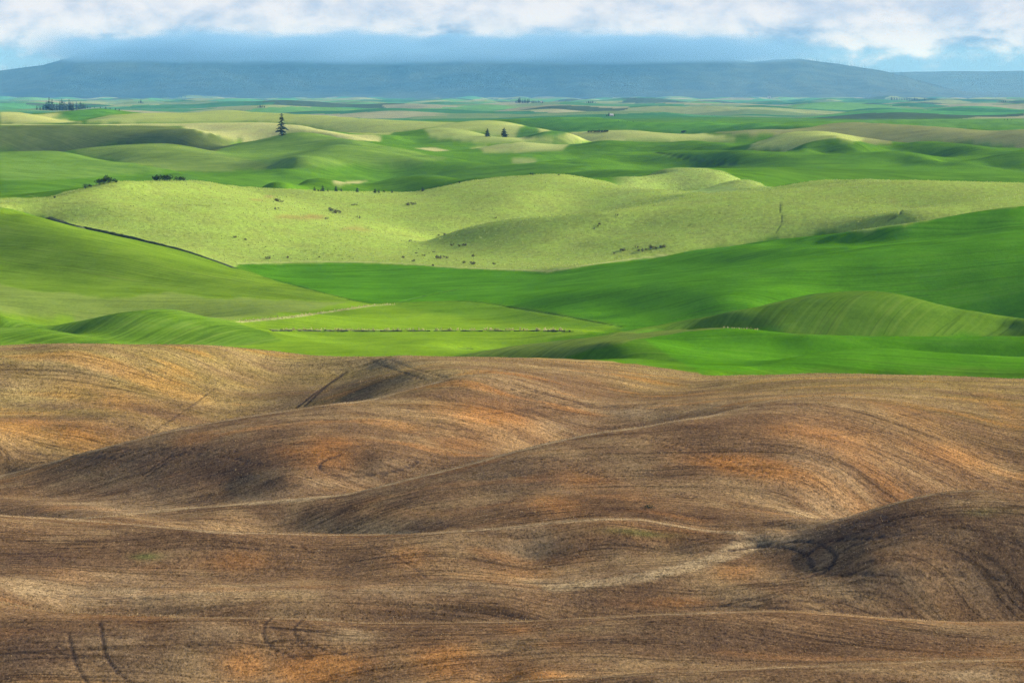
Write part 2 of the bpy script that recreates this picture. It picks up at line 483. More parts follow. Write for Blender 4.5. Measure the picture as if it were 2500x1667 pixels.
def perlin(x, y):
    xi = np.floor(x).astype(int); yi = np.floor(y).astype(int)
    xf = x - xi; yf = y - yi
    xi &= 255; yi &= 255
    u = xf * xf * xf * (xf * (xf * 6 - 15) + 10); v = yf * yf * yf * (yf * (yf * 6 - 15) + 10)
    def g(ix, iy, dx, dy):
        h = PERM[(PERM[ix & 255] + iy) & 511]
        return GX[h] * dx + GY[h] * dy
    a = g(xi, yi, xf, yf); b = g(xi + 1, yi, xf - 1, yf)
    c = g(xi, yi + 1, xf, yf - 1); d = g(xi + 1, yi + 1, xf - 1, yf - 1)
    return (a + u * (b - a)) * (1 - v) + (c + u * (d - c)) * v

def fbm(x, y, o=4, gain=0.5):
    s = 0; a = 1
    for k in range(o):
        s = s + a * perlin(x * 2 ** k + 17.3 * k, y * 2 ** k + 5.1 * k)
        a *= gain
    return s

# far plain: rolling farmland out to the foot of the mountain
far = smoothstep(5600, 7400, RR)[:, None]
lump = perlin(X / 420 + 3.1, Y / 1100 + 8.2) + 0.6 * perlin(X / 230 + 13, Y / 640 + 2)
plain = 6 + (17 + RR[:, None] / 900) * lump + 4 * fbm(X / 240, Y / 460, 2)
plain = plain + 8 * np.abs(perlin(X / 620 + 40, Y / 900))
plain = plain * 1.0 - 0.0083 * np.maximum(RR - 7000, 0)[:, None]
Z = Z * (1 - far) + plain * far
Zs = Z.copy()
near = 1 - smoothstep(900, 2500, RR)[:, None]
Z = Z + 0.16 * perlin(X / 9, Y / 14) * (0.3 + near) + 0.6 * perlin(X / 55 + 9, Y / 80) * smoothstep(900, 2400, RR)[:, None]
print('grid', NR, NC, round(time.time() - T0, 1))

# ------------------------------------------------------------------ plan positions of things seen in the photograph
def hit(x, y, lo=0.0):
    """first ground met by the sight line through a photograph pixel: (azimuth, range, height)"""
    th, m = ray(x, y)
    th = np.atleast_1d(th); m = np.atleast_1d(m)
    ci = np.interp(th, TH, np.arange(NC))
    out = []
    for t, mm, c in zip(th, m, ci):
        c0 = min(int(c), NC - 2); f = c - c0
        zc = Z[:, c0] * (1 - f) + Z[:, c0 + 1] * f
        ok = (zc >= CAM_H + mm * RR) & (RR > lo)
        i = int(np.argmax(ok)) if ok.any() else NR - 1
        if i > 0:
            a = zc[i - 1] - CAM_H - mm * RR[i - 1]; b = zc[i] - CAM_H - mm * RR[i]
            w = 0.5 if abs(b - a) < 1e-9 else min(1.0, max(0.0, -a / (b - a)))
            r = RR[i - 1] + w * (RR[i] - RR[i - 1])
        else:
            r = RR[0]
        out.append((t, r, float(np.interp(r, RR, zc))))
    return np.array(out)

def ground(x, y):
    """height of the ground at a plan position"""
    r = math.hypot(x, y); t = math.atan2(x, y)
    i = min(max(float(np.interp(r, RR, np.arange(NR))), 0), NR - 2); j = min(max(float(np.interp(t, TH, np.arange(NC))), 0), NC - 2)
    i0, j0 = int(i), int(j); a, b = i - i0, j - j0
    return float((Z[i0, j0] * (1 - b) + Z[i0, j0 + 1] * b) * (1 - a) + (Z[i0 + 1, j0] * (1 - b) + Z[i0 + 1, j0 + 1] * b) * a)

def pts_of(txt):
    return np.array([tuple(float(v) for v in t.split(',')[:2]) for t in txt.split()])

# ------------------------------------------------------------------ fields: albedo of the ground, laid out in plan
def plan_poly(txt, step=25):
    """outline seen in the photograph -> outline on the ground (azimuth, ln range); 'b' = carry the edge a little over the ridge"""
    k = txt.split()
    out = []
    for i, t in enumerate(k):
        p = t.split(','); q = k[(i + 1) % len(k)].split(',')
        x0, y0, b0 = float(p[0]), float(p[1]), len(p) > 2
        x1, y1, b1 = float(q[0]), float(q[1]), len(q) > 2
        m = max(1, int(math.hypot(x1 - x0, y1 - y0) / step))
        for s in range(m):
            f = s / m
            xx, yy = x0 + (x1 - x0) * f, y0 + (y1 - y0) * f
            b = b0 and (b1 or s == 0)
            h = hit(xx, yy + (2.5 if b else 0))[0]
            out.append((h[0], math.log(h[1] * (1.035 if b else 1.0))))
    out = np.array(out)
    n_ = len(out)
    med = np.array([np.median(out[np.arange(k - 3, k + 4) % n_, 1]) for k in range(n_)])
    jump = out[:, 1] > med + 0.07                   # a sight line that slipped past the ridge to the next hill
    out[jump, 1] = med[jump]
    return out

LNR = np.log(RR)

def inside(poly, wob=0.0):
    j0, j1 = np.searchsorted(TH, poly[:, 0].min() - 0.004), np.searchsorted(TH, poly[:, 0].max() + 0.004)
    i0, i1 = np.searchsorted(LNR, poly[:, 1].min() - 0.01), np.searchsorted(LNR, poly[:, 1].max() + 0.01)
    tx, ty = np.meshgrid(TH[j0:j1], LNR[i0:i1])
    if wob:
        xx, yy = X[i0:i1, j0:j1], Y[i0:i1, j0:j1]
        sc = RR[i0:i1, None] / 90.0
        tx = tx + wob * 0.0016 * fbm(xx / sc, yy / sc / 2, 3)
        ty = ty + wob * 0.006 * fbm(xx / sc + 50, yy / sc / 2 + 9, 3)
    c = np.zeros(tx.shape, bool)
    n = len(poly)
    for a in range(n):
        x0, y0 = poly[a]; x1, y1 = poly[(a + 1) % n]
        if y0 == y1:
            continue
        cond = ((y0 > ty) != (y1 > ty))
        c ^= cond & (tx < (x1 - x0) * (ty - y0) / (y1 - y0) + x0)
    return i0, i1, j0, j1, c

def blur(m, n=1):
    for _ in range(n):
        m = 0.25 * np.roll(m, 1, 0) + 0.5 * m + 0.25 * np.roll(m, -1, 0)
        m = 0.25 * np.roll(m, 1, 1) + 0.5 * m + 0.25 * np.roll(m, -1, 1)
    return m

ALB = np.zeros((NR, NC, 3))
SOIL = np.zeros((NR, NC)); PAST = np.zeros((NR, NC)); TRACK = np.zeros((NR, NC)); STRIPE = np.full((NR, NC), 0.3)

ROWU = X + 0.25 * Y
ROWV = RR[:, None] - 1.25 * Zs

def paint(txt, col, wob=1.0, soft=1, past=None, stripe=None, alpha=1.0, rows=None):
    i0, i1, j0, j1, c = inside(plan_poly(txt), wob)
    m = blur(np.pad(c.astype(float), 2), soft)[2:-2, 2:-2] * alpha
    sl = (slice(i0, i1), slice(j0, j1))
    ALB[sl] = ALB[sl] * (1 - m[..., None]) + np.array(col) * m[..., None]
    if past is not None:
        PAST[sl] = PAST[sl] * (1 - m) + past * m
    if rows is not None:
        a = math.radians(rows); k = m > 0.5
        xx, yy = X[sl], Y[sl]
        v_ = xx * math.sin(a) - yy * math.cos(a) + 5 * perlin(xx / 60, yy / 60)
        ROWU[sl][k] = (xx * math.cos(a) + yy * math.sin(a))[k]; ROWV[sl][k] = v_[k]
    if stripe is not None:
        STRIPE[sl] = STRIPE[sl] * (1 - m) + stripe * m

WHEAT = (0.064, 0.198, 0.002)
WHEAT_MID = (0.074, 0.182, 0.004)
LUSH = (0.165, 0.290, 0.011)
DULL = (0.175, 0.250, 0.040)
PALE = (0.276, 0.358, 0.072)
OLIVE = (0.150, 0.205, 0.038)
ALB[:] = WHEAT_MID
n1 = fbm(X / 160, Y / 260, 3)
ALB *= (1 + 0.25 * n1)[..., None]
# valley and the left hill
paint('0,507 60,520 106,533 186,554 319,583 425,607 505,631 571,655 744,703 903,741 1050,738 1132,734 1250,750 1400,775 1520,797 1430,815 1250,848 1116,868 900,875 600,860 300,845 0,845', LUSH, 1.0, 2, 0.15, 0.45)
paint('0,507 60,520 106,533 186,554 319,583 425,607 505,631 571,655 744,703 860,735 744,732 585,728 478,720 399,712 345,718 266,729 186,719 106,713 0,690', (0.118, 0.212, 0.009), 1.5, 2, 0.1, 0.7, rows=-40)
paint('0,690 106,713 186,719 266,729 345,719 399,713 478,721 585,729 744,732 850,738 585,783 350,775 200,790 0,760', DULL, 2.5, 2, 0.3, 0.7)
paint('0,772,b 53,783,b 117,796,b 213,780,b 292,764,b 372,755,b 425,756,b 478,767,b 558,785,b 640,806 700,830 600,845 300,840 0,838', (0.105, 0.215, 0.012), 1.0, 2, 0.0, 0.9, rows=72)
# the bright young wheat on the right
VALLEY_RISE = '957,743 1063,736 1132,734 1196,740 1250,750 1356,767 1463,788 1540,800 1440,806 1250,785 1050,765'
paint('585,646 664,643 797,640 903,642 1010,647 1116,655 1250,661 1340,665 1250,690 1116,706 1036,722 983,735 903,740 850,728 744,702 638,673', WHEAT, 0.8, 1, 0.0, 0.2)
paint('1340,665 1436,650 1516,639 1622,626,b 1702,610,b 1781,601,b 1914,583,b 2047,570,b 2207,549,b 2313,530,b 2420,512,b 2500,504,b 3200,480,b 3200,900 2500,900 1700,905 1520,800 1400,772 1250,748 1150,735 1060,735 985,737 1036,722 1116,706 1250,690', WHEAT, 0.6, 1, 0.0, 0.25)
paint('1452,820 1516,809,b 1622,791,b 1728,772,b 1835,751,b 1941,727,b 2021,715,b 2079,711,b 2153,712,b 2207,721,b 2260,735,b 2313,748,b 2366,760,b 2500,778,b 3000,800,b 3000,835 2500,820 2207,821 2047,819 1941,815 1861,806 1808,800 1675,803 1569,811', (0.092, 0.185, 0.012), 0.8, 2, 0.1, 0.45, rows=66)
paint('1116,868 1250,845,b 1356,832,b 1463,822,b 1569,812,b 1675,804,b 1790,801,b 1675,809 1569,827 1463,848 1356,876', (0.125, 0.185, 0.026), 0.8, 1, 0.2, 0.8, rows=66)
paint(VALLEY_RISE, (0.110, 0.228, 0.009), 2.0, 9, 0.1, 0.6)
# pasture hills
PASTURE_POLY = '0,496,b 133,482,b 160,472,b 213,458,b 276,445,b 372,441,b 468,441,b 531,450,b 585,456,b 691,461,b 797,465,b 903,468,b 1010,468,b 1063,458,b 1116,447,b 1196,435,b 1250,431,b 1303,427,b 1383,427,b 1436,435,b 1489,447,b 1542,456,b 1622,463,b 1700,471,b 1755,469,b 1835,463,b 1888,455,b 1941,448,b 2021,439,b 2100,438,b 2207,440,b 2366,443,b 2500,447,b 3100,455,b 3100,492 2500,503 2420,511 2313,529 2207,548 2047,569 1914,582 1781,600 1702,609 1622,625 1516,638 1436,649 1340,664 1250,660 1116,655 1010,647 903,642 797,640 664,643 585,645 571,653 505,629 425,605 319,581 186,552 106,531 60,518 0,505 -300,505 -500,500'
paint(PASTURE_POLY, PALE, 0.8, 1, 1.0, 0.0)
paint('1686,468 1755,454,b 1835,451,b 1888,456,b 1835,463 1755,469', (0.26, 0.36, 0.10), 0.5, 1, 0.8, 0)
th_k, r_k = LINES['knoll']                            # the pale knoll behind
rk = np.interp(TH, th_k, r_k)[None]
wk = (smoothstep(th_k[0], th_k[0] + 0.006, TH) * (1 - smoothstep(th_k[-1] - 0.004, th_k[-1], TH)))[None] * smoothstep(0.885, 0.90, RR[:, None] / rk + 0.01 * perlin(X / 25, Y / 60)) * (1 - smoothstep(1.025, 1.035, RR[:, None] / rk))
ALB = ALB * (1 - wk[..., None]) + np.array((0.27, 0.355, 0.085)) * wk[..., None]
PAST = PAST * (1 - wk) + wk
# middle distance
paint('0,372,b 106,368,b 160,372,b 239,388,b 319,399,b 425,417,b 300,425 150,440 0,440', (0.115, 0.225, 0.024), 1, 1, 0.1, 0.6)
paint('165,369 239,359,b 319,353,b 393,351,b 452,356,b 531,375,b 611,393,b 691,412,b 560,418 430,418 319,398 239,387', (0.135, 0.215, 0.034), 1, 1, 0.1, 0.8)
paint('521,367,b 585,353,b 638,340,b 691,328,b 733,323,b 781,327,b 850,340,b 930,357,b 1010,372,b 1116,388,b 1000,400 850,405 691,411 611,392 531,374', (0.125, 0.230, 0.026), 1, 1, 0.1, 0.7)
paint('0,307 160,306 319,307 425,309 478,319 531,332 595,348 540,364 500,366 452,355 393,350 319,352 239,358 160,369 0,369', (0.105, 0.145, 0.032), 0.6, 1, 0.4, 1.0, rows=-50)
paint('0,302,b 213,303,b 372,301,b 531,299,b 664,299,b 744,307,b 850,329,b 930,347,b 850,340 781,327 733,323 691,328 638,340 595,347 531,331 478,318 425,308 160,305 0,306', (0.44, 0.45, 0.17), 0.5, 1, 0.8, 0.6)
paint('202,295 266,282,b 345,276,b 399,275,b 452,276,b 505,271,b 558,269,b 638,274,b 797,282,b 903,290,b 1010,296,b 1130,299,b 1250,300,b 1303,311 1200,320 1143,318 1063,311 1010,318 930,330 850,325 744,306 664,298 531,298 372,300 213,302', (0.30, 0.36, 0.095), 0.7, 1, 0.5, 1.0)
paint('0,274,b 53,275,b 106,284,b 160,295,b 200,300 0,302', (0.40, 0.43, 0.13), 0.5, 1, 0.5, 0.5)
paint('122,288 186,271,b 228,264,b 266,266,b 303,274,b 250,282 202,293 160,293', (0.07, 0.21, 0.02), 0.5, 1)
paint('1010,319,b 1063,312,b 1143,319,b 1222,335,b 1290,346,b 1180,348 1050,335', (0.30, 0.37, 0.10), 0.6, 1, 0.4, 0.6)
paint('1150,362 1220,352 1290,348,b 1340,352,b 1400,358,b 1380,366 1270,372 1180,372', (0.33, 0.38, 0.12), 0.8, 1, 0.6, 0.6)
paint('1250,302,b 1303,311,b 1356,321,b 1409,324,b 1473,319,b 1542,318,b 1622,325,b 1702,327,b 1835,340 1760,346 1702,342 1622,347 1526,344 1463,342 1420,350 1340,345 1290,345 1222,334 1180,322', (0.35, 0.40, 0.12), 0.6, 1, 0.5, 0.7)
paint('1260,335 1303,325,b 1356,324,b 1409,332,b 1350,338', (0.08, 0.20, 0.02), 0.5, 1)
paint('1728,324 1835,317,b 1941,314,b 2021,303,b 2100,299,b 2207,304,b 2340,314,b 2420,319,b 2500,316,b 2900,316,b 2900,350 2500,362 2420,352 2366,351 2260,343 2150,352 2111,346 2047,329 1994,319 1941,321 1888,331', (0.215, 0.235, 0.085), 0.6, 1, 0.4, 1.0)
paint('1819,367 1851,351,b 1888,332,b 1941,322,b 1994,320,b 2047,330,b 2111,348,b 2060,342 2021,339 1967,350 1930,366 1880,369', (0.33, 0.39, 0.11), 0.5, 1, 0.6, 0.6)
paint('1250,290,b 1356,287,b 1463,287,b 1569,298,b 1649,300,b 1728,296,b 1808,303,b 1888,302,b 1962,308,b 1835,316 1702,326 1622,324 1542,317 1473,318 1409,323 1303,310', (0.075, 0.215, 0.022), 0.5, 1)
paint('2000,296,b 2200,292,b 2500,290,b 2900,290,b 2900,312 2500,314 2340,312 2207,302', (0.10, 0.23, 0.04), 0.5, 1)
for t in ('1010,362 1060,360 1100,368 1060,370', '815,446 900,441 880,447 830,450', '1230,392 1320,392 1300,397 1240,397', '640,262 720,262 700,268 650,268'):
    paint(t, (0.38, 0.38, 0.16), 0.5, 1, 0.6)

# patchwork of far fields
cells = rng.random((1400, 2)) * np.array([17000, 23000]) + np.array([-8500, 5600])
shade = np.array([(0.06, 0.19, 0.07), (0.10, 0.25, 0.07), (0.04, 0.15, 0.06), (0.22, 0.28, 0.12), (0.13, 0.21, 0.09), (0.05, 0.09, 0.05), (0.07, 0.24, 0.08), (0.24, 0.26, 0.15)])
pick = rng.integers(0, len(shade), len(cells))
i0 = np.searchsorted(RR, 5600)
fx = X[i0:] + 130 * fbm(X[i0:] / 420, Y[i0:] / 420, 2); fy = Y[i0:] + 160 * fbm(X[i0:] / 420 + 9, Y[i0:] / 420 + 4, 2)
best = np.full(fx.shape, 1e18); idx = np.zeros(fx.shape, int)
for k, (cx_, cy_) in enumerate(cells):
    d = ((fx - cx_) * 1.5) ** 2 + (fy - cy_) ** 2
    w = d < best
    best[w] = d[w]; idx[w] = k
fc = shade[pick[idx]]
w = smoothstep(5700, 6600, RR[i0:])[:, None, None]
ALB[i0:] = ALB[i0:] * (1 - w) + fc * w

# ploughed ground
th_b, r_b = LINES['brown_top']
o = np.argsort(th_b)
edge_r = np.interp(TH, th_b[o], r_b[o]) + 14
brown = 1 - smoothstep(-1.2, 1.2, RR[:, None] - edge_r[None] - 3.0 * perlin(X / 6, Y / 6))
K = np.searchsorted(RR, 1150)
xb, yb, zb = X[:K], Y[:K], Zs[:K]
rowc = RR[:K, None] - 1.25 * zb                       # follows the lie of the land
al = xb + 0.25 * yb
nA = fbm(al / 70, rowc / 26, 4, 0.55)
nB = fbm(al / 16 + 31, rowc / 8 + 12, 4, 0.65)
nC = fbm(al / 45 + 7, rowc / 11 + 77, 3, 0.6)
DARK = np.array((0.065, 0.036, 0.020)); BROWN = np.array((0.165, 0.100, 0.050)); STRAW = np.array((0.370, 0.258, 0.125)); CLAY = np.array((0.420, 0.170, 0.036)); HAY = np.array((0.340, 0.275, 0.070))
tdepth = smoothstep(560, 900, RR[:K])[:, None]        # thinner stubble on the lower slopes, more straw towards the top of the field
s = np.clip(0.49 + 0.11 * tdepth + 0.34 * nA + 0.26 * nB, 0, 1)[..., None]
g = np.where(s < 0.5, DARK + (BROWN - DARK) * (s / 0.5), BROWN + (STRAW - BROWN) * ((s - 0.5) / 0.5))
hay = (smoothstep(0.80, 1.0, RR[:K, None] / edge_r[None]) * np.clip(0.55 + 0.8 * nC, 0, 1))[..., None]
g = g * (1 - 0.75 * hay) + HAY * (0.65 + 0.6 * s) * 0.75 * hay
ALB_S = g
CLAYM = np.clip((nC - 0.22) * 2.2, 0, 0.55) * (0.35 + 0.65 * tdepth)

def patch(cx_, cy_, rx, ry, strength, rot=0.0):
    """a soft-edged patch of one ground tone seen at a place in the photograph -> weight on the ground"""
    a = np.linspace(0, 2 * math.pi, 17)[:-1]
    ca, sa = math.cos(rot), math.sin(rot)
    ex, ey = rx * np.cos(a), ry * np.sin(a)
    h = hit(cx_ + ex * ca - ey * sa, cy_ + ex * sa + ey * ca)
    c = hit(cx_, cy_)[0]
    px, py = h[:, 1] * np.sin(h[:, 0]), h[:, 1] * np.cos(h[:, 0])
    qx, qy = c[1] * math.sin(c[0]), c[1] * math.cos(c[0])
    M = np.cov(np.stack([np.r_[px - qx, qx - px], np.r_[py - qy, qy - py]])) * 2 + np.eye(2) * 0.5
    I = np.linalg.inv(M)
    dx, dy = X[:K] - qx, Y[:K] - qy
    q = I[0, 0] * dx * dx + 2 * I[0, 1] * dx * dy + I[1, 1] * dy * dy
    return strength * np.clip(1.25 * np.exp(-q * 0.9) * (0.75 + 0.9 * nB + 0.5 * nC), 0, 1)

for a in ((808, 1096, 60, 34, .8), (745, 1118, 70, 22, .6, .3), (186, 1050, 110, 24, .7, .12), (60, 1035, 90, 22, .6), (265, 975, 120, 24, .5, .2), (420, 950, 90, 20, .4, .3), (1195, 1016, 95, 34, .7, .1),
          (1090, 1000, 60, 22, .4), (1835, 1139, 150, 22, 1.0, .18), (1728, 1110, 90, 14, .6, .2), (1460, 1190, 90, 24, .6, .2), (2020, 1060, 120, 28, .5, .25), (1930, 1050, 70, 20, .4), (1360, 1230, 70, 22, .5),
          (2320, 1110, 90, 24, .5, .3), (800, 1640, 110, 34, 1.0), (1090, 1625, 80, 45, .8), (600, 1625, 50, 34, .7), (585, 1370, 70, 20, .45), (1000, 1360, 50, 28, .5), (1620, 1472, 90, 10, .7), (1260, 1535, 40, 10, .6),
          (1290, 1652, 110, 10, .7), (1800, 1392, 50, 22, .5), (640, 1190, 60, 14, .3), (1280, 1400, 90, 12, .3), (2380, 1590, 120, 12, .35), (960, 1250, 140, 12, .3), (1130, 1085, 60, 18, .4), (2440, 990, 60, 20, .5, .5), (2200, 1000, 90, 14, .3, .3)):
    CLAYM = np.maximum(CLAYM, patch(*a))
DARKM = np.zeros((K, NC))  # dark soil, plus painted shade on slopes turned from the sun
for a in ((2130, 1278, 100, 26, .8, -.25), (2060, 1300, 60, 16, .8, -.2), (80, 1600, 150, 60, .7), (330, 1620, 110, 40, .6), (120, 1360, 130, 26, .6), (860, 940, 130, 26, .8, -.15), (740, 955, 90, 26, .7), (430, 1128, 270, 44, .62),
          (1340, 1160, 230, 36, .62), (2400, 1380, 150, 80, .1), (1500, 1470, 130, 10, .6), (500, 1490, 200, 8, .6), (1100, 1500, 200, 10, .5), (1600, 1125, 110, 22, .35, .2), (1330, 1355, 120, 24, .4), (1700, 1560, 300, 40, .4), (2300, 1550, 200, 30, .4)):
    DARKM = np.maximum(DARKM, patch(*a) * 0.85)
STRAWM = np.zeros((K, NC))
for a in ((300, 1452, 300, 10, .8), (200, 1420, 200, 20, .5), (900, 1440, 160, 14, .6), (1150, 1435, 120, 14, .8), (1400, 1415, 160, 12, .6, -.1), (1600, 1395, 120, 14, .5, -.2), (300, 1240, 160, 16, .6), (1000, 885, 110, 8, .6), (1350, 1035, 70, 16, .5), (1550, 1007, 60, 8, .7),
          (2000, 1255, 110, 14, .5), (1900, 1320, 100, 20, .7, -.1), (250, 900, 110, 18, .5), (160, 880, 90, 14, .4), (500, 1540, 80, 22, .5), (860, 1550, 70, 12, .6), (300, 1560, 130, 20, .4), (640, 1210, 130, 10, .5, -.1), (850, 1170, 130, 12, .5, -.2), (1290, 1340, 60, 20, .6), (2390, 1645, 80, 14, .6), (2260, 1410, 220, 40, .45), (2420, 1300, 120, 30, .3)):
    STRAWM = np.maximum(STRAWM, patch(*a))
WEED = np.maximum(patch(355, 1358, 34, 6, .5), np.maximum(patch(1560, 1300, 80, 5, .45, .08), patch(2420, 1250, 60, 8, .35)))
m3 = STRAWM[..., None] * 0.7
ALB_S = ALB_S * (1 - m3) + np.array((0.37, 0.275, 0.155)) * m3
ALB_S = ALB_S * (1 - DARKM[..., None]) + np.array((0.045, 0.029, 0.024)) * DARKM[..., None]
c3 = np.clip(CLAYM * 0.66, 0, 0.58)[..., None]
ALB_S = ALB_S * (1 - c3) + CLAY * (0.75 + 0.5 * s) * c3
w3 = WEED[..., None]
ALB_S = ALB_S * (1 - w3) + np.array((0.05, 0.11, 0.02)) * w3
b3 = brown[:K, :, None]
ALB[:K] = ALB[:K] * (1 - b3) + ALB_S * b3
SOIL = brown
STRIPE *= (1 - brown)

# wheel tracks pressed into the soil
def draped(txt, step=8):
    p = pts_of(txt)
    x, y, _ = catmull(p[:, 0], p[:, 1], p[:, 0] * 0, step)
    h = hit(x, y)
    return np.stack([h[:, 1] * np.sin(h[:, 0]), h[:, 1] * np.cos(h[:, 0])], 1)

def press(P2, width, depth, dark, maxgap=25):
    th, r = np.arctan2(P2[:, 0], P2[:, 1]), np.hypot(P2[:, 0], P2[:, 1])
    for a in range(len(P2) - 1):
        if np.hypot(*(P2[a + 1] - P2[a])) > maxgap:
            continue
        pad = width * 2.2
        j0, j1 = np.searchsorted(TH, min(th[a], th[a + 1]) - pad / r[a]), np.searchsorted(TH, max(th[a], th[a + 1]) + pad / r[a])
        i0, i1 = np.searchsorted(RR, min(r[a], r[a + 1]) - pad), np.searchsorted(RR, max(r[a], r[a + 1]) + pad)
        if i1 <= i0 or j1 <= j0:
            continue
        sx, sy = X[i0:i1, j0:j1], Y[i0:i1, j0:j1]
        d = P2[a + 1] - P2[a]; L = max(d @ d, 1e-6)
        t = np.clip(((sx - P2[a, 0]) * d[0] + (sy - P2[a, 1]) * d[1]) / L, 0, 1)
        q = np.hypot(sx - P2[a, 0] - t * d[0], sy - P2[a, 1] - t * d[1])
        m = dark * (1 - smoothstep(width * 0.45, width * 1.1, q))
        TRACK[i0:i1, j0:j1] = np.maximum(TRACK[i0:i1, j0:j1], m)
        DEPTH[i0:i1, j0:j1] = np.maximum(DEPTH[i0:i1, j0:j1], depth * (1 - smoothstep(width * 0.3, width, q)))

DEPTH = np.zeros((NR, NC))
TRACKS = [
    ('829,1110 784,1128 781,1144 803,1157 850,1163 930,1155 999,1139 1018,1126 999,1117', 1.1, .72), ('829,1139 840,1147 872,1149', .8, .6),
    ('903,878 957,900 1036,926', .8, .7), ('951,877 1010,900 1090,921', .8, .6), ('1250,934 1330,961 1409,982 1489,990 1622,985 1728,990 1808,993 1888,982 1968,985', .8, .65), ('1250,950 1330,977 1409,993 1516,993 1600,1000', .8, .6),
    ('723,995 771,958 824,921 850,905', 1.0, .85), ('744,990 797,942 840,913', 1.0, .85), ('367,1056 452,1001 526,948', .7, .6),
    ('175,1112 266,1102 372,1095 478,1096 585,1102', .7, .6), ('213,1118 372,1110 531,1112 638,1134 744,1144', .7, .5), ('345,1160 383,1134 415,1115', .9, .6), ('355,1164 400,1132 425,1116', .8, .5),
    ('43,990 133,995 213,1011 319,1043 367,1054', .6, .5), ('0,960 120,965 260,990 400,1010', .6, .4), ('480,930 600,945 700,965', .6, .4),
    ('1516,1067 1569,1070 1649,1096 1755,1134 1861,1165', .7, .6), ('1595,1067 1675,1091 1781,1123 1888,1160', .7, .55), ('1835,990 1967,1017 2074,1048 2207,1102 2313,1139 2420,1190', .7, .6),
    ('1914,985 2047,1014 2180,1062 2313,1128 2392,1171 2472,1197', .7, .6), ('1941,979 2100,1006 2260,1059 2420,1112 2500,1134', .7, .55), ('2355,953 2420,995 2500,1027', .7, .5), ('2300,930 2390,970 2500,1010', .6, .4),
    ('1250,1118 1356,1123 1463,1160 1622,1197 1755,1224', .6, .45), ('1250,1128 1400,1145 1550,1195 1660,1215', .6, .35),
    ('1700,1040 1850,1080 2000,1120 2150,1150 2300,1175', .6, .35), ('1750,1015 1950,1060 2150,1120 2350,1170', .6, .35), ('1900,950 2100,965 2300,1010 2500,1080', .6, .3),
    ('244,1519 250,1561 260,1604 287,1641 324,1668', .8, .62), ('165,1545 175,1583 186,1625 213,1668', .8, .55), ('664,1506 646,1524 643,1551 659,1577 702,1599 765,1607', .7, .6), ('739,1511 717,1530 720,1551 744,1572 787,1585 840,1596', .7, .55), ('0,1551 106,1572 175,1588', .6, .5),
    ('1781,1343 1861,1333 1930,1338 1967,1354 1989,1375', 1.1, .85), ('1936,1320 1994,1325 2026,1341 2042,1359 2021,1391 1978,1405', 1.1, .85), ('2042,1354 2079,1333 2153,1306', 1.0, .8), ('1962,1359 2005,1330 2060,1310', 1.0, .8), ('1975,1370 1990,1392 2030,1380', 1.2, .8),
    ('1850,1330 1950,1322 2040,1318 2150,1312', .9, .7), ('1990,1405 2150,1402 2300,1400 2450,1410', .8, .5), ('2040,1380 2200,1365 2400,1362 2500,1370', .7, .4), ('2150,1310 2300,1300 2420,1310 2500,1330', .7, .5), ('1700,1462 1900,1465 2100,1462', .8, .6), ('1750,1478 1900,1482 2060,1488 2200,1500', .8, .6),
    ('2050,1280 2200,1262 2350,1262 2500,1280', .6, .4), ('0,1450 200,1456 400,1462', .6, .5), ('1250,1425 1340,1440 1450,1450 1600,1455', .6, .5), ('900,1330 1000,1380 1040,1410', .6, .4),
]
for txt, wd, dk in TRACKS:
    press(draped(txt), wd * 0.52, 0.10 * wd + 0.03, min(1.0, dk * 1.12))
# more working lines between them, along the rows
for k in range(46):
    x0 = random.uniform(-100, 2300); y0 = random.uniform(900, 1650)
    L = random.uniform(120, 420); sl = random.uniform(-0.10, 0.16); cv = random.uniform(-0.00035, 0.00035)
    xs = np.linspace(0, L, 7)
    press(draped(' '.join(f'{x0 + a:.0f},{y0 + sl * a + cv * a * (L - a) + random.uniform(-3, 3):.0f}' for a in xs), 14), random.uniform(0.35, 0.7), 0.04, random.uniform(0.25, 0.6))
TRACK_T = TRACK; D_T = DEPTH
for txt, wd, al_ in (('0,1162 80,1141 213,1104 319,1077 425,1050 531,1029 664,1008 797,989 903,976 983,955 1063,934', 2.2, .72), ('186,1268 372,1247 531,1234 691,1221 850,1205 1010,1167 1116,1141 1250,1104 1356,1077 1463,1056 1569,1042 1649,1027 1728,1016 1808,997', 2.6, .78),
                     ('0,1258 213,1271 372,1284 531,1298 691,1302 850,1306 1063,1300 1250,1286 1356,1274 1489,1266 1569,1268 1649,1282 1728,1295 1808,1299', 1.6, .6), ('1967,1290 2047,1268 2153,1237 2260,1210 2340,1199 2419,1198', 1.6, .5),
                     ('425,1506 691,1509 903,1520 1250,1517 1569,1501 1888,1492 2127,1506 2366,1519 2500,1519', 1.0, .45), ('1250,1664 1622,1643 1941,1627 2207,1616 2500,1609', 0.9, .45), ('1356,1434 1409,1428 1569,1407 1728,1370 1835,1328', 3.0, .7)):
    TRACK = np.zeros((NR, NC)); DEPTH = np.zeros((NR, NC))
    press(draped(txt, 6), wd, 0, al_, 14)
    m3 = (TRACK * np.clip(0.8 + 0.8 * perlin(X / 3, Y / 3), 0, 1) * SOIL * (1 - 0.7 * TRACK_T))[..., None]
    ALB = ALB * (1 - m3) + np.array((0.42, 0.315, 0.175)) * m3  # pale straw on the ridge crests, with grazing sunlight painted in
TRACK = TRACK_T; DEPTH = D_T
ALB = ALB * (1 - 0.82 * (TRACK * SOIL)[..., None]) + np.array((0.035, 0.024, 0.021)) * (0.82 * TRACK * SOIL)[..., None]
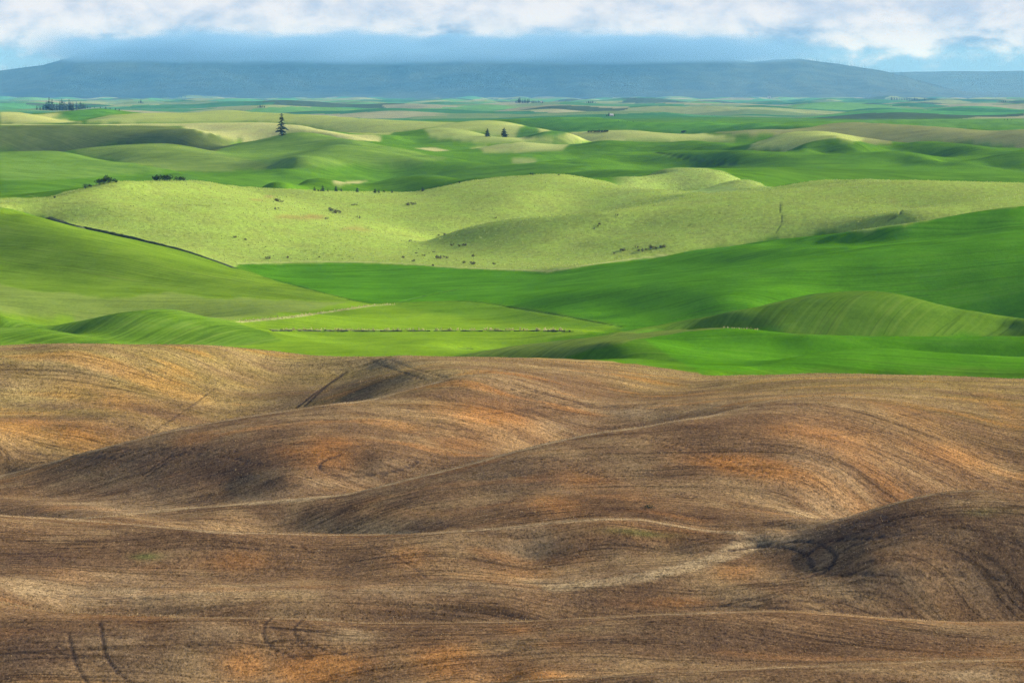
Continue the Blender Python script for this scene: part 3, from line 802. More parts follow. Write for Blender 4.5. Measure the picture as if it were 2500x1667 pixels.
# washed-out gullies in the pasture, a creek line and field edges in the valley
TRACK2 = TRACK.copy(); TRACK[:] = 0
for txt, wd, dp, dk in (('1907,496 1904,507 1906,517 1909,533 1906,551 1900,562 1896,569', 0.5, 0.15, 1.0), ('2201,512 2199,520 2185,530 2169,537', 0.7, .5, .7), ('1691,547 1675,553 1664,555', 0.8, .3, .5), ('850,731 903,739 940,741 983,735 1036,722 1116,706', 1.3, .5, .6),
                        ('957,743 1063,737 1132,735 1196,741 1250,751 1356,768 1463,788 1516,797', 1.2, .4, .55), ('638,674 744,703 850,730', 1.3, .5, .5), ('660,808 800,809 1000,808 1200,808 1393,809', 1.1, .5, .6), ('1040,848 1116,850 1150,849', 1.2, .4, .6),  # the strip below the pale grass line has its shade painted in
                        ('444,499 480,500 505,503', 1.6, .6, .6), ('893,556 940,570 1000,577', 1.4, .4, .35), ('700,608 780,617 850,626', 1.4, .4, .35), ('1600,372 1660,382 1750,398 1790,400', 4.0, .8, .6), ('830,1 831,1', 1, 0, 0)):
    press(draped(txt, 5), wd, dp, dk, 60)
ALB = ALB * (1 - 0.8 * (TRACK * (1 - SOIL))[..., None]) + np.array((0.035, 0.055, 0.018)) * (0.8 * TRACK * (1 - SOIL))[..., None]
TRACK = np.maximum(TRACK, TRACK2)
Z = Z - DEPTH
# pale dry grass on the track beside the creek, and on field edges
for txt, wd, al_ in (('585,786 700,775 800,762 903,747 960,744', 2.2, .85), ('664,804 800,805 1000,805 1200,805 1393,805', 1.0, .7), ('585,644 664,641 797,638 903,640 1010,645 1116,653 1250,658 1340,662', 2.0, .5), ('1340,661 1436,647 1516,636 1622,623', 2.5, .5), ('60,470 100,490', 1, .1)):
    TRACK0 = TRACK; TRACK = np.zeros((NR, NC)); DEPTH = np.zeros((NR, NC))
    press(draped(txt, 6), wd, 0, al_, 60)
    ALB = ALB * (1 - TRACK[..., None]) + np.array((0.44, 0.43, 0.19)) * TRACK[..., None]
    TRACK = TRACK0
# rust-coloured weeds in the pasture
for cx_, cy_, rx, ry in ((662, 480, 20, 5), (735, 530, 60, 5), (625, 488, 20, 3), (770, 527, 30, 4), (2184, 489, 8, 3), (870, 560, 40, 4)):
    a = np.linspace(0, 2 * math.pi, 9)[:-1]
    paint(' '.join(f'{cx_ + rx * math.cos(t):.0f},{cy_ + ry * math.sin(t):.0f}' for t in a), (0.27, 0.20, 0.07), 1.5, 3, alpha=0.7)
print('fields', round(time.time() - T0, 1))

# ------------------------------------------------------------------ ground objects
dZr = np.gradient(Z, RR, axis=0); dZt = np.gradient(Z, TH, axis=1) / RR[:, None]
st_, ct_ = np.sin(TH)[None], np.cos(TH)[None]
Nx = -(dZr * st_ + dZt * ct_); Ny = -(dZr * ct_ - dZt * st_)
NL = np.sqrt(Nx * Nx + Ny * Ny + 1)
NRM = np.stack([Nx / NL, Ny / NL, 1 / NL], -1)
ALB = np.clip(ALB, 0.002, 0.8)

def farmland():
    mat = bpy.data.materials.new('farmland')
    mat.use_nodes = True
    nt = mat.node_tree
    b = nt.nodes['Principled BSDF']
    at = lambda nm: node(nt, 'ShaderNodeAttribute', attribute_name=nm)
    alb = at('albedo').outputs['Color']
    kind = node(nt, 'ShaderNodeSeparateColor'); link(nt, at('cover').outputs['Color'], kind.inputs[0])
    soil, past, stripe = kind.outputs
    rows = at('rows').outputs['Vector']
    geo = node(nt, 'ShaderNodeNewGeometry').outputs['Position']
    # soil: clods, stubble and drill rows
    clod = noisen(nt, geo, 0.9, 5, 0.8)
    grain = noisen(nt, vmul(nt, geo, (1, 0.45, 1)), 2.6, 3, 0.85)
    streak = noisen(nt, vmul(nt, rows, (0.16, 1.1, 0)), 1.0, 5, 0.72, 0.3)
    drill = noisen(nt, vmul(nt, rows, (0.025, 0.62, 0)), 1.0, 4, 0.7)
    tex = mathn(nt, 'ADD', mathn(nt, 'ADD', mathn(nt, 'MULTIPLY', clod, 0.40), mathn(nt, 'MULTIPLY', grain, 0.48)), mathn(nt, 'ADD', mathn(nt, 'MULTIPLY', streak, 0.18), mathn(nt, 'MULTIPLY', drill, 0.18)))
    soil_gain = mathn(nt, 'MULTIPLY', mapr(nt, tex, 0.49, 0.76, 0.16, 1.95, False), mapr(nt, drill, 0.57, 0.68, 1.0, 0.58))
    # thin working lines that run with the rows
    def lines(sc, off, w0):
        n_ = noisen(nt, vmul(nt, rows, (0.0035 * sc, 0.14 * sc, 0), (off, off * 2, 0)), 1.0, 3, 0.5)
        return mapr(nt, mathn(nt, 'ABSOLUTE', mathn(nt, 'SUBTRACT', n_, 0.5)), 0.0, w0)
    ln = mathn(nt, 'MULTIPLY', lines(1.0, 3.0, 0.016), lines(2.2, 9.0, 0.022))
    patchy = mapr(nt, noisen(nt, geo, 0.02, 3, 0.6), 0.40, 0.58, 0.25, 1.0)
    soil_gain = mathn(nt, 'MULTIPLY', soil_gain, mathn(nt, 'SUBTRACT', 1.0, mathn(nt, 'MULTIPLY', mathn(nt, 'SUBTRACT', 1.0, ln), mathn(nt, 'MULTIPLY', patchy, 0.5))))
    straw = mapr(nt, mathn(nt, 'ADD', mathn(nt, 'MULTIPLY', grain, 0.5), mathn(nt, 'MULTIPLY', clod, 0.5)), 0.54, 0.68)
    soil_c = mixc(nt, 1.0, alb, soil_gain, 'MULTIPLY')
    soil_c = mixc(nt, mathn(nt, 'MULTIPLY', straw, 0.30), soil_c, (0.46, 0.32, 0.16))
    # pasture: bunch grass with dark feet
    tuft = noisen(nt, vmul(nt, geo, (1, 0.75, 1)), 0.42, 5, 0.75)
    tuft2 = noisen(nt, geo, 0.06, 4, 0.6)
    past_gain = mapr(nt, mathn(nt, 'ADD', mathn(nt, 'MULTIPLY', tuft, 0.75), mathn(nt, 'MULTIPLY', tuft2, 0.25)), 0.36, 0.66, 0.64, 1.24, False)
    past_c = mixc(nt, 1.0, alb, past_gain, 'MULTIPLY')
    past_c = mixc(nt, mapr(nt, tuft2, 0.35, 0.62, 0.0, 0.35), past_c, mixc(nt, 1.0, past_c, (0.80, 1.02, 0.70), 'MULTIPLY'))
    # crops: faint drill rows and uneven growth
    grow = noisen(nt, geo, 0.035, 6, 0.62)
    leaf = noisen(nt, vmul(nt, geo, (1, 0.5, 1)), 0.7, 4, 0.8)
    rws = noisen(nt, vmul(nt, rows, (0.010, 0.50, 0)), 1.0, 4, 0.62)
    crop_gain = mathn(nt, 'ADD', mapr(nt, grow, 0.32, 0.68, 0.78, 1.22, False), mathn(nt, 'ADD', mathn(nt, 'MULTIPLY', mathn(nt, 'SUBTRACT', leaf, 0.5), 0.75), mathn(nt, 'MULTIPLY', mathn(nt, 'MULTIPLY', mathn(nt, 'SUBTRACT', rws, 0.5), stripe), 1.5)))
    tram = mathn(nt, 'MULTIPLY', lines(0.28, 21.0, 0.012), lines(0.55, 33.0, 0.012))
    crop_gain = mathn(nt, 'MULTIPLY', crop_gain, mathn(nt, 'SUBTRACT', 1.0, mathn(nt, 'MULTIPLY', mathn(nt, 'SUBTRACT', 1.0, tram), 0.24)))
    crop_c = mixc(nt, 1.0, alb, crop_gain, 'MULTIPLY')
    crop_c = mixc(nt, mathn(nt, 'MULTIPLY', mapr(nt, mathn(nt, 'ADD', mathn(nt, 'MULTIPLY', rws, 0.6), mathn(nt, 'MULTIPLY', grow, 0.4)), 0.47, 0.66), mathn(nt, 'MULTIPLY', stripe, 0.42)), crop_c, (0.22, 0.23, 0.07))
    col = mixc(nt, past, crop_c, past_c)
    col = mixc(nt, soil, col, soil_c)
    link(nt, col, b.inputs['Base Color'])
    b.inputs['Roughness'].default_value = 0.95
    b.inputs['Specular IOR Level'].default_value = 0.0
    hgt = mathn(nt, 'ADD', mathn(nt, 'MULTIPLY', soil, mathn(nt, 'MULTIPLY', tex, 0.16)),
                mathn(nt, 'ADD', mathn(nt, 'MULTIPLY', past, mathn(nt, 'MULTIPLY', tuft, 0.6)), mathn(nt, 'MULTIPLY', leaf, 0.10)))
    bump = node(nt, 'ShaderNodeBump')
    bump.inputs['Strength'].default_value = 0.75
    bump.inputs['Distance'].default_value = 1.0
    link(nt, hgt, bump.inputs['Height'])
    link(nt, bump.outputs[0], b.inputs['Normal'])
    return mat

FARM = farmland()
face_soil = 0.25 * (SOIL[:-1, :-1] + SOIL[1:, :-1] + SOIL[:-1, 1:] + SOIL[1:, 1:]) > 0.5
face_past = PAST[:-1, :-1] > 0.75
fr = RR[:-1, None] + 0 * TH[None, :-1]
zone = np.where(face_soil, 0, np.where(fr > 6200, 3, np.where(face_past & (fr > 1500) & (fr < 2700), 2, 1)))
IDX = np.arange(NR * NC).reshape(NR, NC)
QUADS = np.stack([IDX[:-1, :-1], IDX[:-1, 1:], IDX[1:, 1:], IDX[1:, :-1]], -1).reshape(-1, 4)
VCO = np.stack([X, Y, Z], -1).reshape(-1, 3)
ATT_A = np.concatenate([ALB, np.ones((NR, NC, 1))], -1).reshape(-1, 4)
ATT_C = np.stack([SOIL, PAST * (1 - SOIL), STRIPE, np.ones((NR, NC))], -1).reshape(-1, 4)
ATT_R = np.stack([ROWU, ROWV, np.zeros((NR, NC))], -1).reshape(-1, 3)

def mesh_np(name, V, F, smooth=True):
    me = bpy.data.meshes.new(name)
    V = np.asarray(V, np.float32); F = np.asarray(F, np.int32)
    k = F.shape[1]
    me.vertices.add(len(V)); me.vertices.foreach_set('co', V.ravel())
    me.loops.add(F.size); me.loops.foreach_set('vertex_index', F.ravel())
    me.polygons.add(len(F)); me.polygons.foreach_set('loop_start', np.arange(0, F.size, k, dtype=np.int32))
    me.polygons.foreach_set('use_smooth', np.full(len(F), smooth))
    me.update()
    return me

def put(name, me, mat=None, parent=None, loc=None, **props):
    o = bpy.data.objects.new(name, me)
    COL.objects.link(o)
    if mat and me is not None and not me.materials:
        me.materials.append(mat)
    if parent:
        o.parent = parent
    if loc is not None:
        o.location = loc
    for k, v in props.items():
        o[k] = v
    return o

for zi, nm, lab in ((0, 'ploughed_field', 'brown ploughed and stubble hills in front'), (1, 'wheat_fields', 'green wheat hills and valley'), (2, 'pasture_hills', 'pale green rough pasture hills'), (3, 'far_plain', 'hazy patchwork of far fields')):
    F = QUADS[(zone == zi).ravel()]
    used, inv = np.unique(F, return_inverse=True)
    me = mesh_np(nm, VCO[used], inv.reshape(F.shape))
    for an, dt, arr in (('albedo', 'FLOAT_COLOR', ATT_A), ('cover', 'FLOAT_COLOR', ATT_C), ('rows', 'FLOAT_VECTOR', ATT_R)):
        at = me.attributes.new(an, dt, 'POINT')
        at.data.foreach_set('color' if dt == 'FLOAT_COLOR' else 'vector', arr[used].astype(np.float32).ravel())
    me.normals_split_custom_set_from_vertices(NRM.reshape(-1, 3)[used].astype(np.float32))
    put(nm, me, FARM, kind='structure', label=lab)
print('ground', round(time.time() - T0, 1))

# ------------------------------------------------------------------ mountains
def simple_mat(name, c1, c2, scale, rough=0.9, detail=5, lo=0.38, hi=0.62, trans=0.0, bump=0.0):
    mat = bpy.data.materials.new(name)
    mat.use_nodes = True
    nt = mat.node_tree
    b = nt.nodes['Principled BSDF']
    geo = node(nt, 'ShaderNodeTexCoord').outputs['Object']
    n_ = noisen(nt, geo, scale, detail, 0.65)
    link(nt, mixc(nt, mapr(nt, n_, lo, hi), c1, c2), b.inputs['Base Color'])
    b.inputs['Roughness'].default_value = rough
    b.inputs['Specular IOR Level'].default_value = 0.15
    if bump:
        bp = node(nt, 'ShaderNodeBump'); bp.inputs['Strength'].default_value = 0.7; bp.inputs['Distance'].default_value = bump
        link(nt, n_, bp.inputs['Height']); link(nt, bp.outputs[0], b.inputs['Normal'])
    if trans:
        tr = node(nt, 'ShaderNodeBsdfTranslucent')
        link(nt, mixc(nt, mapr(nt, n_, lo, hi), c1, c2), tr.inputs[0])
        mx = node(nt, 'ShaderNodeMixShader'); mx.inputs[0].default_value = trans
        out = [q for q in nt.nodes if q.type == 'OUTPUT_MATERIAL'][0]
        link(nt, b.outputs[0], mx.inputs[1]); link(nt, tr.outputs[0], mx.inputs[2]); link(nt, mx.outputs[0], out.inputs[0])
    return mat

FOREST = simple_mat('forest_floor', (0.010, 0.026, 0.018), (0.034, 0.058, 0.034), 0.004, bump=6)
NEEDLE = simple_mat('needles', (0.012, 0.034, 0.018), (0.042, 0.078, 0.030), 0.9)
NEEDLE_FAR = simple_mat('needles_far', (0.010, 0.024, 0.016), (0.022, 0.042, 0.022), 0.4)
BARK = simple_mat('bark', (0.040, 0.028, 0.020), (0.090, 0.062, 0.042), 3.0)

def skyline(txt, r):
    p = pts_of(txt)
    th, m = ray(p[:, 0], p[:, 1])
    return th, CAM_H + m * r

MT, MZ = skyline('-1200,215 -800,200 -300,186 0,173 53,166 106,159 138,150 181,138 260,128 400,120 700,124 1000,117 1300,121 1500,118 1650,128 1728,139 1781,143 1835,152 1888,146 1951,144 2047,157 2153,173 2207,186 2260,201 2313,215 2366,228 2450,240 2800,250 3700,255', 32000)
DT, DZ = skyline('-1200,185 -500,182 400,170 1500,175 1900,186 2100,181 2250,176 2400,175 2500,174 3000,170 3700,178', 41000)
mth = np.linspace(-TH_MAX, TH_MAX, 420)
mr = np.r_[np.linspace(27600, 32000, 46), np.linspace(32110, 35600, 22)]
tx, rx_ = np.meshgrid(mth, mr)
mx_, my_ = rx_ * np.sin(tx), rx_ * np.cos(tx)
cz = np.interp(tx, MT, MZ)
t = np.clip((rx_ - 27600) / 4400, 0, 1)
back = np.clip((rx_ - 32000) / 3500, 0, 1)
prof = (t ** 1.35) * (1 - 0.9 * back)
spur = 110 * fbm(mx_ / 900, my_ / 4200, 4) * np.sin(np.clip(t, 0, 1) * math.pi) + 4 * fbm(mx_ / 70, my_ / 70, 3)
mz = -150 + (cz + 150) * prof + spur * (1 - back)
mi = np.arange(tx.size).reshape(tx.shape)
MQ = np.stack([mi[:-1, :-1], mi[:-1, 1:], mi[1:, 1:], mi[1:, :-1]], -1).reshape(-1, 4)
put('mountain', mesh_np('mountain', np.stack([mx_, my_, mz], -1).reshape(-1, 3), MQ), FOREST, kind='structure', label='long forested mountain ridge under the cloud')
dr_ = np.r_[np.linspace(28200, 36000, 8), np.linspace(36500, 41000, 24), np.linspace(41500, 60000, 24)]
ux, ur = np.meshgrid(mth, dr_)
dcz = np.interp(ux, DT, DZ)
tt = smoothstep(36000, 41000, ur) * (1 - smoothstep(41000, 52000, ur))
dz = -165 + (dcz + 165) * tt + 14 * fbm(ur * np.sin(ux) / 900, ur * np.cos(ux) / 900, 4) * tt
di = np.arange(ux.size).reshape(ux.shape)
DQ = np.stack([di[:-1, :-1], di[:-1, 1:], di[1:, 1:], di[1:, :-1]], -1).reshape(-1, 4)
put('distant_mountain', mesh_np('distant_mountain', np.stack([ur * np.sin(ux), ur * np.cos(ux), dz], -1).reshape(-1, 3), DQ), FOREST, kind='structure', label='low far mountain behind the forested ridge')

def mountain_z(th, r):
    i = np.interp(r, mr, np.arange(len(mr))); j = np.interp(th, mth, np.arange(len(mth)))
    i0, j0 = int(min(i, len(mr) - 2)), int(min(j, len(mth) - 2)); a, b = i - i0, j - j0
    return (mz[i0, j0] * (1 - b) + mz[i0, j0 + 1] * b) * (1 - a) + (mz[i0 + 1, j0] * (1 - b) + mz[i0 + 1, j0 + 1] * b) * a

# ------------------------------------------------------------------ conifers
def trunk_mesh(h, r0, name='trunk', seg=7):
    V, F = [], []
    zs = [-0.03 * h, 0.02 * h, 0.3 * h, 0.65 * h, 0.985 * h]; rs = [1.5 * r0, 1.15 * r0, 0.8 * r0, 0.42 * r0, 0.03 * r0]
    for z, r in zip(zs, rs):
        bx, by = 0.012 * h * math.sin(z * 0.3), 0.010 * h * math.cos(z * 0.23)
        for k in range(seg):
            a = 2 * math.pi * k / seg
            V.append((bx + r * math.cos(a), by + r * math.sin(a), z))
    for i in range(len(zs) - 1):
        for k in range(seg):
            F.append((i * seg + k, i * seg + (k + 1) % seg, (i + 1) * seg + (k + 1) % seg, (i + 1) * seg + k))
    return mesh_np(name, V, F)

def crown_mesh(h, wd, whorls, per, seed, base=0.12, ragged=0.3, name='crown', power=0.85):
    """whorls of drooping boughs, each a few needle-covered triangles; uneven lengths leave gaps and a ragged outline"""
    rd = random.Random(seed)
    V, F = [], []
    for w in range(whorls):
        f = base + (0.985 - base) * (w + rd.uniform(-0.3, 0.3)) / whorls
        f = min(max(f, base), 0.985)
        env = wd * 0.5 * ((1 - f) / (1 - base)) ** power
        if f < base + 0.08:
            env *= 0.7
        env *= 1 + 0.22 * math.sin(w * 1.7 + seed)
        a0 = rd.uniform(0, 6.28)
        for k in range(per):
            if rd.random() < 0.16 * ragged / 0.3:
                continue
            a = a0 + 2 * math.pi * k / per + rd.uniform(-0.35, 0.35)
            L = max(env * rd.uniform(1 - ragged, 1 + 0.6 * ragged), 0.012 * h)
            z0 = f * h
            dx, dy = math.cos(a), math.sin(a); px, py = -dy, dx
            droop = rd.uniform(0.12, 0.42) * L
            thick = max(0.03 * h, 0.32 * L) * rd.uniform(0.7, 1.2)
            steps = 3
            prev = None
            for s_ in range(steps + 1):
                u = s_ / steps
                cx, cy, cz_2 = dx * L * u, dy * L * u, z0 - droop * u * u + 0.05 * L * math.sin(u * 3.1)
                hw = (0.16 + 0.26 * math.sin(min(u * 2.2, 1.57))) * L * (1 - 0.72 * u) * rd.uniform(0.75, 1.25) + 0.006 * h
                i = len(V)
                V += [(cx + px * hw, cy + py * hw, cz_2 - 0.25 * hw - rd.uniform(0, 0.06) * L), (cx, cy, cz_2 + 0.18 * thick * (1 - u)), (cx - px * hw, cy - py * hw, cz_2 - 0.25 * hw - rd.uniform(0, 0.06) * L),
                      (cx + px * hw * 0.3, cy + py * hw * 0.3, cz_2 - thick * (1 - 0.6 * u) * rd.uniform(0.5, 1.1))]
                if prev is not None:
                    F += [(prev, i, i + 1, prev + 1), (prev + 1, i + 1, i + 2, prev + 2), (prev + 1, i + 1, i + 3, prev + 3)]
                prev = i
    return mesh_np(name, V, F, False)

def tree(root_name, loc, parts, label, cat, group=None, scale=1.0, rot=0.0, squash=1.0):
    e = bpy.data.objects.new(root_name, None)
    COL.objects.link(e)
    e.location = loc
    e.rotation_euler = (0, 0, rot)
    e.scale = (scale * squash, scale * squash, scale)
    e['label'] = label; e['category'] = cat
    if group:
        e['group'] = group
    for nm, me, mat in parts:
        put(nm, me, mat, e)
    return e

def place(x, y, lo=0.0, sink=0.15):
    h = hit(x, y, lo)[0]
    return (h[1] * math.sin(h[0]), h[1] * math.cos(h[0]), h[2] - sink), h[1]

# the lone fir on the hill crest
loc, r = place(688, 332)
H = 57 * r / FPX
tree('fir_tree', loc, [('trunk', trunk_mesh(H, H * 0.017), BARK), ('crown', crown_mesh(H, H * 0.46, 26, 6, 5, 0.04, 0.62, power=0.42), NEEDLE)], 'tall lone fir with gappy ragged crown on the round green hill', 'tree', rot=0.4)
# pair of bushier firs
for x, y, hp, sd, lab in ((1190, 334, 22, 11, 'slim small fir of the pair beside the pale field'), (1231, 335, 25, 12, 'broad bushy fir of the pair beside the pale field')):
    loc, r = place(x, y)
    H = hp * r / FPX
    tree('fir_tree', loc, [('trunk', trunk_mesh(H, H * 0.02), BARK), ('crown', crown_mesh(H, H * (0.72 if sd == 11 else 0.85), 16, 8, sd, 0.05, 0.35, power=0.62), NEEDLE)], lab, 'tree', 'pair of firs by the pale field')

# shared meshes, one metre tall, for the smaller trees
KINDS = [(trunk_mesh(1.0, 0.016, 'trunk'), crown_mesh(1.0, w_, nw, np_, sd, bs, 0.35, 'crown', pw)) for w_, nw, np_, sd, bs, pw in ((0.55, 15, 7, 21, .06, .75), (0.66, 14, 7, 22, .04, .65), (0.48, 16, 6, 23, .10, .7), (0.85, 12, 8, 24, .03, .55))]
LOW = [crown_mesh(1.0, w_, 7, 5, sd, .06, .4, 'crown', .8) for w_, sd in ((.36, 31), (.44, 32), (.30, 33))]

def small_trees(spec, label, group, lo=0.0, kinds=(0, 1, 2), name='conifer_tree'):
    hs = [q[2] for q in spec]
    for x, y, hp in spec:
        lab = label
        if len(spec) > 2 and hs.count(hp) == 1 and hp in (max(hs), min(hs)):
            lab = ('tallest ' if hp == max(hs) else 'shortest ') + ' '.join(w for w in label.split() if w not in ('small', 'tiny'))
        loc, r = place(x, y, lo, 0.4)
        k = random.choice(kinds)
        tree(name, loc, [('trunk', KINDS[k][0], BARK), ('crown', KINDS[k][1], NEEDLE)], lab, 'tree', group, hp * r / FPX, random.uniform(0, 6.28), random.uniform(0.85, 1.25))

small_trees([(90, 269, 13), (98, 269, 10), (106, 269, 17), (113, 269, 24), (120, 270, 34), (127, 270, 29), (133, 270, 19), (139, 270, 21), (146, 270, 24), (151, 270, 30), (157, 270, 24), (162, 270, 20), (169, 270, 29), (173, 270, 24), (178, 270, 23), (187, 269, 22), (192, 268, 15), (197, 267, 20), (203, 266, 16), (208, 266, 12), (214, 265, 8), (220, 265, 6)],
            'dark conifer in the dense grove behind the round green hill', 'conifer grove behind the green hill')
small_trees([(231, 264, 4), (245, 265, 5), (258, 266, 6), (269, 267, 5), (282, 269, 7), (291, 271, 7)], 'tiny conifer in the sparse row along the green hilltop', 'row of tiny trees on the green hilltop', kinds=(1, 3))
small_trees([(x + random.uniform(-1, 1), 252 + random.uniform(-.5, .5), h_) for x, h_ in ((1260, 9), (1265, 13), (1270, 15), (1276, 12), (1281, 14), (1287, 12), (1292, 14), (1298, 8), (1304, 6), (1309, 7), (1315, 8), (1320, 6), (1325, 7))], 'hazy conifer in the farm grove at the middle of the far plain', 'farm grove on the far plain', 5800)
small_trees([(1432, 252, 5), (1437, 252, 7), (1442, 252, 6), (1447, 252, 7), (1453, 252, 4)], 'hazy tree in the small clump right of the farm grove', 'small clump on the far plain', 5800, (1, 3))
small_trees([(2177 + 6.2 * i, 245 + 0.1 * i, random.uniform(5, 11)) for i in range(14)], 'hazy conifer in the long grove below the right mountain slope', 'long grove under the mountain', 5800)
small_trees([(2434 + 5.2 * i, 251, random.uniform(4, 8)) for i in range(9)], 'hazy tree in the thin shelter belt right of the long grove', 'thin shelter belt on the plain', 5800, (1, 3))
small_trees([(339, 252, 6), (344, 252, 10), (349, 253, 6)], 'hazy tree in the trio on the teal slope beyond the conifer grove', 'trio of trees on the teal slope', 5800)
small_trees([(630, 263, 6), (635, 263, 8), (640, 263, 7), (645, 263, 6)], 'hazy tree in the clump of four above the lone fir', 'clump of four on the plain', 5800, (1, 3))
small_trees([(563, 233, 6), (569, 233, 8), (575, 233, 7), (582, 233, 8), (589, 233, 5)], 'far hazy tree beside the white farmhouse under the mountain', 'trees by the far farmhouse', 5800)
small_trees([(415, 239, 4), (424, 238, 5), (434, 239, 4), (443, 239, 6), (452, 239, 7)], 'far hazy tree in the loose row left of the white farmhouse', 'loose row on the far plain', 5800)
small_trees([(1487, 284, 11), (1481, 284, 6), (1500, 284, 5)], 'dark tree beside the small white barn', 'trees by the white barn', 4500, (1, 3))
small_trees([(1510, 297, 4), (1520, 297, 3), (1532, 298, 3), (1546, 298, 4)], 'tiny tree on the green ridge near the white barn', 'tiny trees on the green ridge', 4000, (1, 3))
small_trees([(2452, 294, 4), (2460, 294, 5), (2469, 294, 4)], 'tiny tree on the teal ridge above the striped hill', 'tiny trees above the striped hill', 4500, (1, 3))

# trees standing against the sky along the mountain crest
cnt = 0
for x0, x1, n_, h0, h1 in ((-40, 195, 58, 5, 11), (1700, 1890, 34, 4, 9), (1890, 2215, 96, 5, 13), (2215, 2330, 22, 4, 8)):
    for k in range(n_):
        x = x0 + (x1 - x0) * (k + random.uniform(-0.4, 0.4)) / n_
        th = math.atan2((x - 1250) / FPX, CP + SP * 0.085)
        r = 32000 + random.uniform(-130, 60)
        z = mountain_z(th, r)
        hp = random.uniform(h0, h1)
        me = random.choice(LOW)
        e = tree('ridge_conifer', (r * math.sin(th), r * math.cos(th), z - 3), [('crown', me, NEEDLE_FAR)], 'small conifer on the skyline of the forested mountain ridge', 'tree', 'conifers along the mountain skyline', hp * r / FPX * 1.1, random.uniform(0, 6.28), random.uniform(0.9, 1.6))
        cnt += 1
# the wood below them, one mass
V, F = [], []
for k in range(3000):
    th = random.uniform(-0.2, 0.2); r = 31950 - 3500 * random.random() ** 1.6
    z = mountain_z(th, r); hh = random.uniform(6, 11); w_ = hh * random.uniform(0.3, 0.5)
    if z < -100:
        continue
    x, y = r * math.sin(th), r * math.cos(th); a0 = random.uniform(0, 6.28); i = len(V)
    for q in range(4):
        V.append((x + w_ * math.cos(a0 + q * 1.571), y + w_ * math.sin(a0 + q * 1.571), z - 2))
    V.append((x, y, z + hh))
    F += [(i + q, i + (q + 1) % 4, i + 4) for q in range(4)]
put('forest', mesh_np('forest', V, F, False), FOREST, kind='stuff', label='dark conifer forest covering the mountain slope', category='forest')

# ------------------------------------------------------------------ shrubs
LEAF_DARK = simple_mat('shrub_leaf_dark', (0.016, 0.034, 0.010), (0.045, 0.080, 0.020), 1.2)
LEAF_GREY = simple_mat('shrub_leaf_grey', (0.085, 0.085, 0.042), (0.160, 0.165, 0.080), 1.2)
TWIG = simple_mat('twig', (0.05, 0.035, 0.025), (0.10, 0.075, 0.05), 2.0)

def shrub_mesh(seed, n_=150, wide=1.3, lobes=4):
    rd = random.Random(seed)
    cs = [(rd.uniform(-.35, .35) * wide, rd.uniform(-.35, .35) * wide, rd.uniform(.3, .66), rd.uniform(.22, .36)) for _ in range(lobes)]
    V, F = [], []
    for k in range(n_):
        cx, cy, cz_2, cr = rd.choice(cs)
        u = rd.uniform(-1, 1); a = rd.uniform(0, 6.28); q = cr * rd.uniform(0.55, 1.1)
        x = cx + q * math.sqrt(1 - u * u) * math.cos(a); y = cy + q * math.sqrt(1 - u * u) * math.sin(a); z = max(0.02, cz_2 + q * u)
        s_ = rd.uniform(.05, .11); i = len(V)
        d1 = Vector((rd.uniform(-1, 1), rd.uniform(-1, 1), rd.uniform(-1, 1))).normalized() * s_
        d2 = Vector((rd.uniform(-1, 1), rd.uniform(-1, 1), rd.uniform(-1, 1))).normalized() * s_
        p = Vector((x, y, z))
        V += [tuple(p - d1), tuple(p + d2), tuple(p + d1), tuple(p - d2)]
        F.append((i, i + 1, i + 2, i + 3))
    return mesh_np('foliage', V, F, False)

def stems_mesh(seed):
    rd = random.Random(seed)
    V, F = [], []
    for k in range(6):
        a = rd.uniform(0, 6.28); L = rd.uniform(.4, .75); t_ = rd.uniform(.2, .5)
        b0 = Vector((.05 * math.cos(a), .05 * math.sin(a), -.08)); b1 = Vector((t_ * math.cos(a), t_ * math.sin(a), L))
        i = len(V)
        for p, w_ in ((b0, .022), (b1, .006)):
            for q in range(3):
                V.append((p.x + w_ * math.cos(q * 2.094), p.y + w_ * math.sin(q * 2.094), p.z))
        F += [(i + q, i + (q + 1) % 3, i + 3 + (q + 1) % 3, i + 3 + q) for q in range(3)]
    return mesh_np('stems', V, F, False)

SHRUBS = [(shrub_mesh(s_, 170, 1.2 + 0.3 * (s_ % 3), 4 + s_ % 3), stems_mesh(s_)) for s_ in range(4)]
SHRUBS_G = [(shrub_mesh(s_ + 40, 150, 1.5, 4), stems_mesh(s_ + 40)) for s_ in range(3)]

def shrubs(spec, label, group, grey=False, lo=0.0):
    src = SHRUBS_G if grey else SHRUBS
    for x, y, hp in spec:
        loc, r = place(x, y, lo)
        f_, s_ = random.choice(src)
        tree('shrub', loc, [('foliage', f_, LEAF_GREY if grey else LEAF_DARK), ('stems', s_, TWIG)], label, 'shrub', group, hp * r / FPX * 1.25, random.uniform(0, 6.28), random.uniform(0.9, 1.3))

shrubs([(244, 451, 11), (252, 449, 14), (262, 447, 16), (271, 446, 11), (213, 459, 9), (209, 461, 6), (133, 484, 5), (222, 457, 5)], 'dark bush on the left shoulder of the pale pasture hill', 'bushes on the left pasture shoulder')
shrubs([(379, 442, 13), (388, 442, 13), (400, 442, 13), (407, 442, 14), (414, 442, 11), (432, 442, 10), (440, 442, 9), (448, 442, 9), (283, 446, 5)], 'dark bush on the very top of the pale pasture hill', 'bushes on the pasture hilltop')
small_trees([(768, 466, 13), (783, 467, 8), (788, 467, 18), (800, 467, 9), (820, 467, 16), (833, 467, 10), (872, 469, 14), (916, 471, 13), (925, 471, 12), (957, 471, 11)], 'small dark conifer in the row along the pasture saddle', 'row of small conifers on the pasture saddle', 0, (1, 3))
small_trees([(1032, 467, 13)], 'small dark conifer where the saddle meets the middle pasture hill', 'row of small conifers on the pasture saddle', 0, (3,))
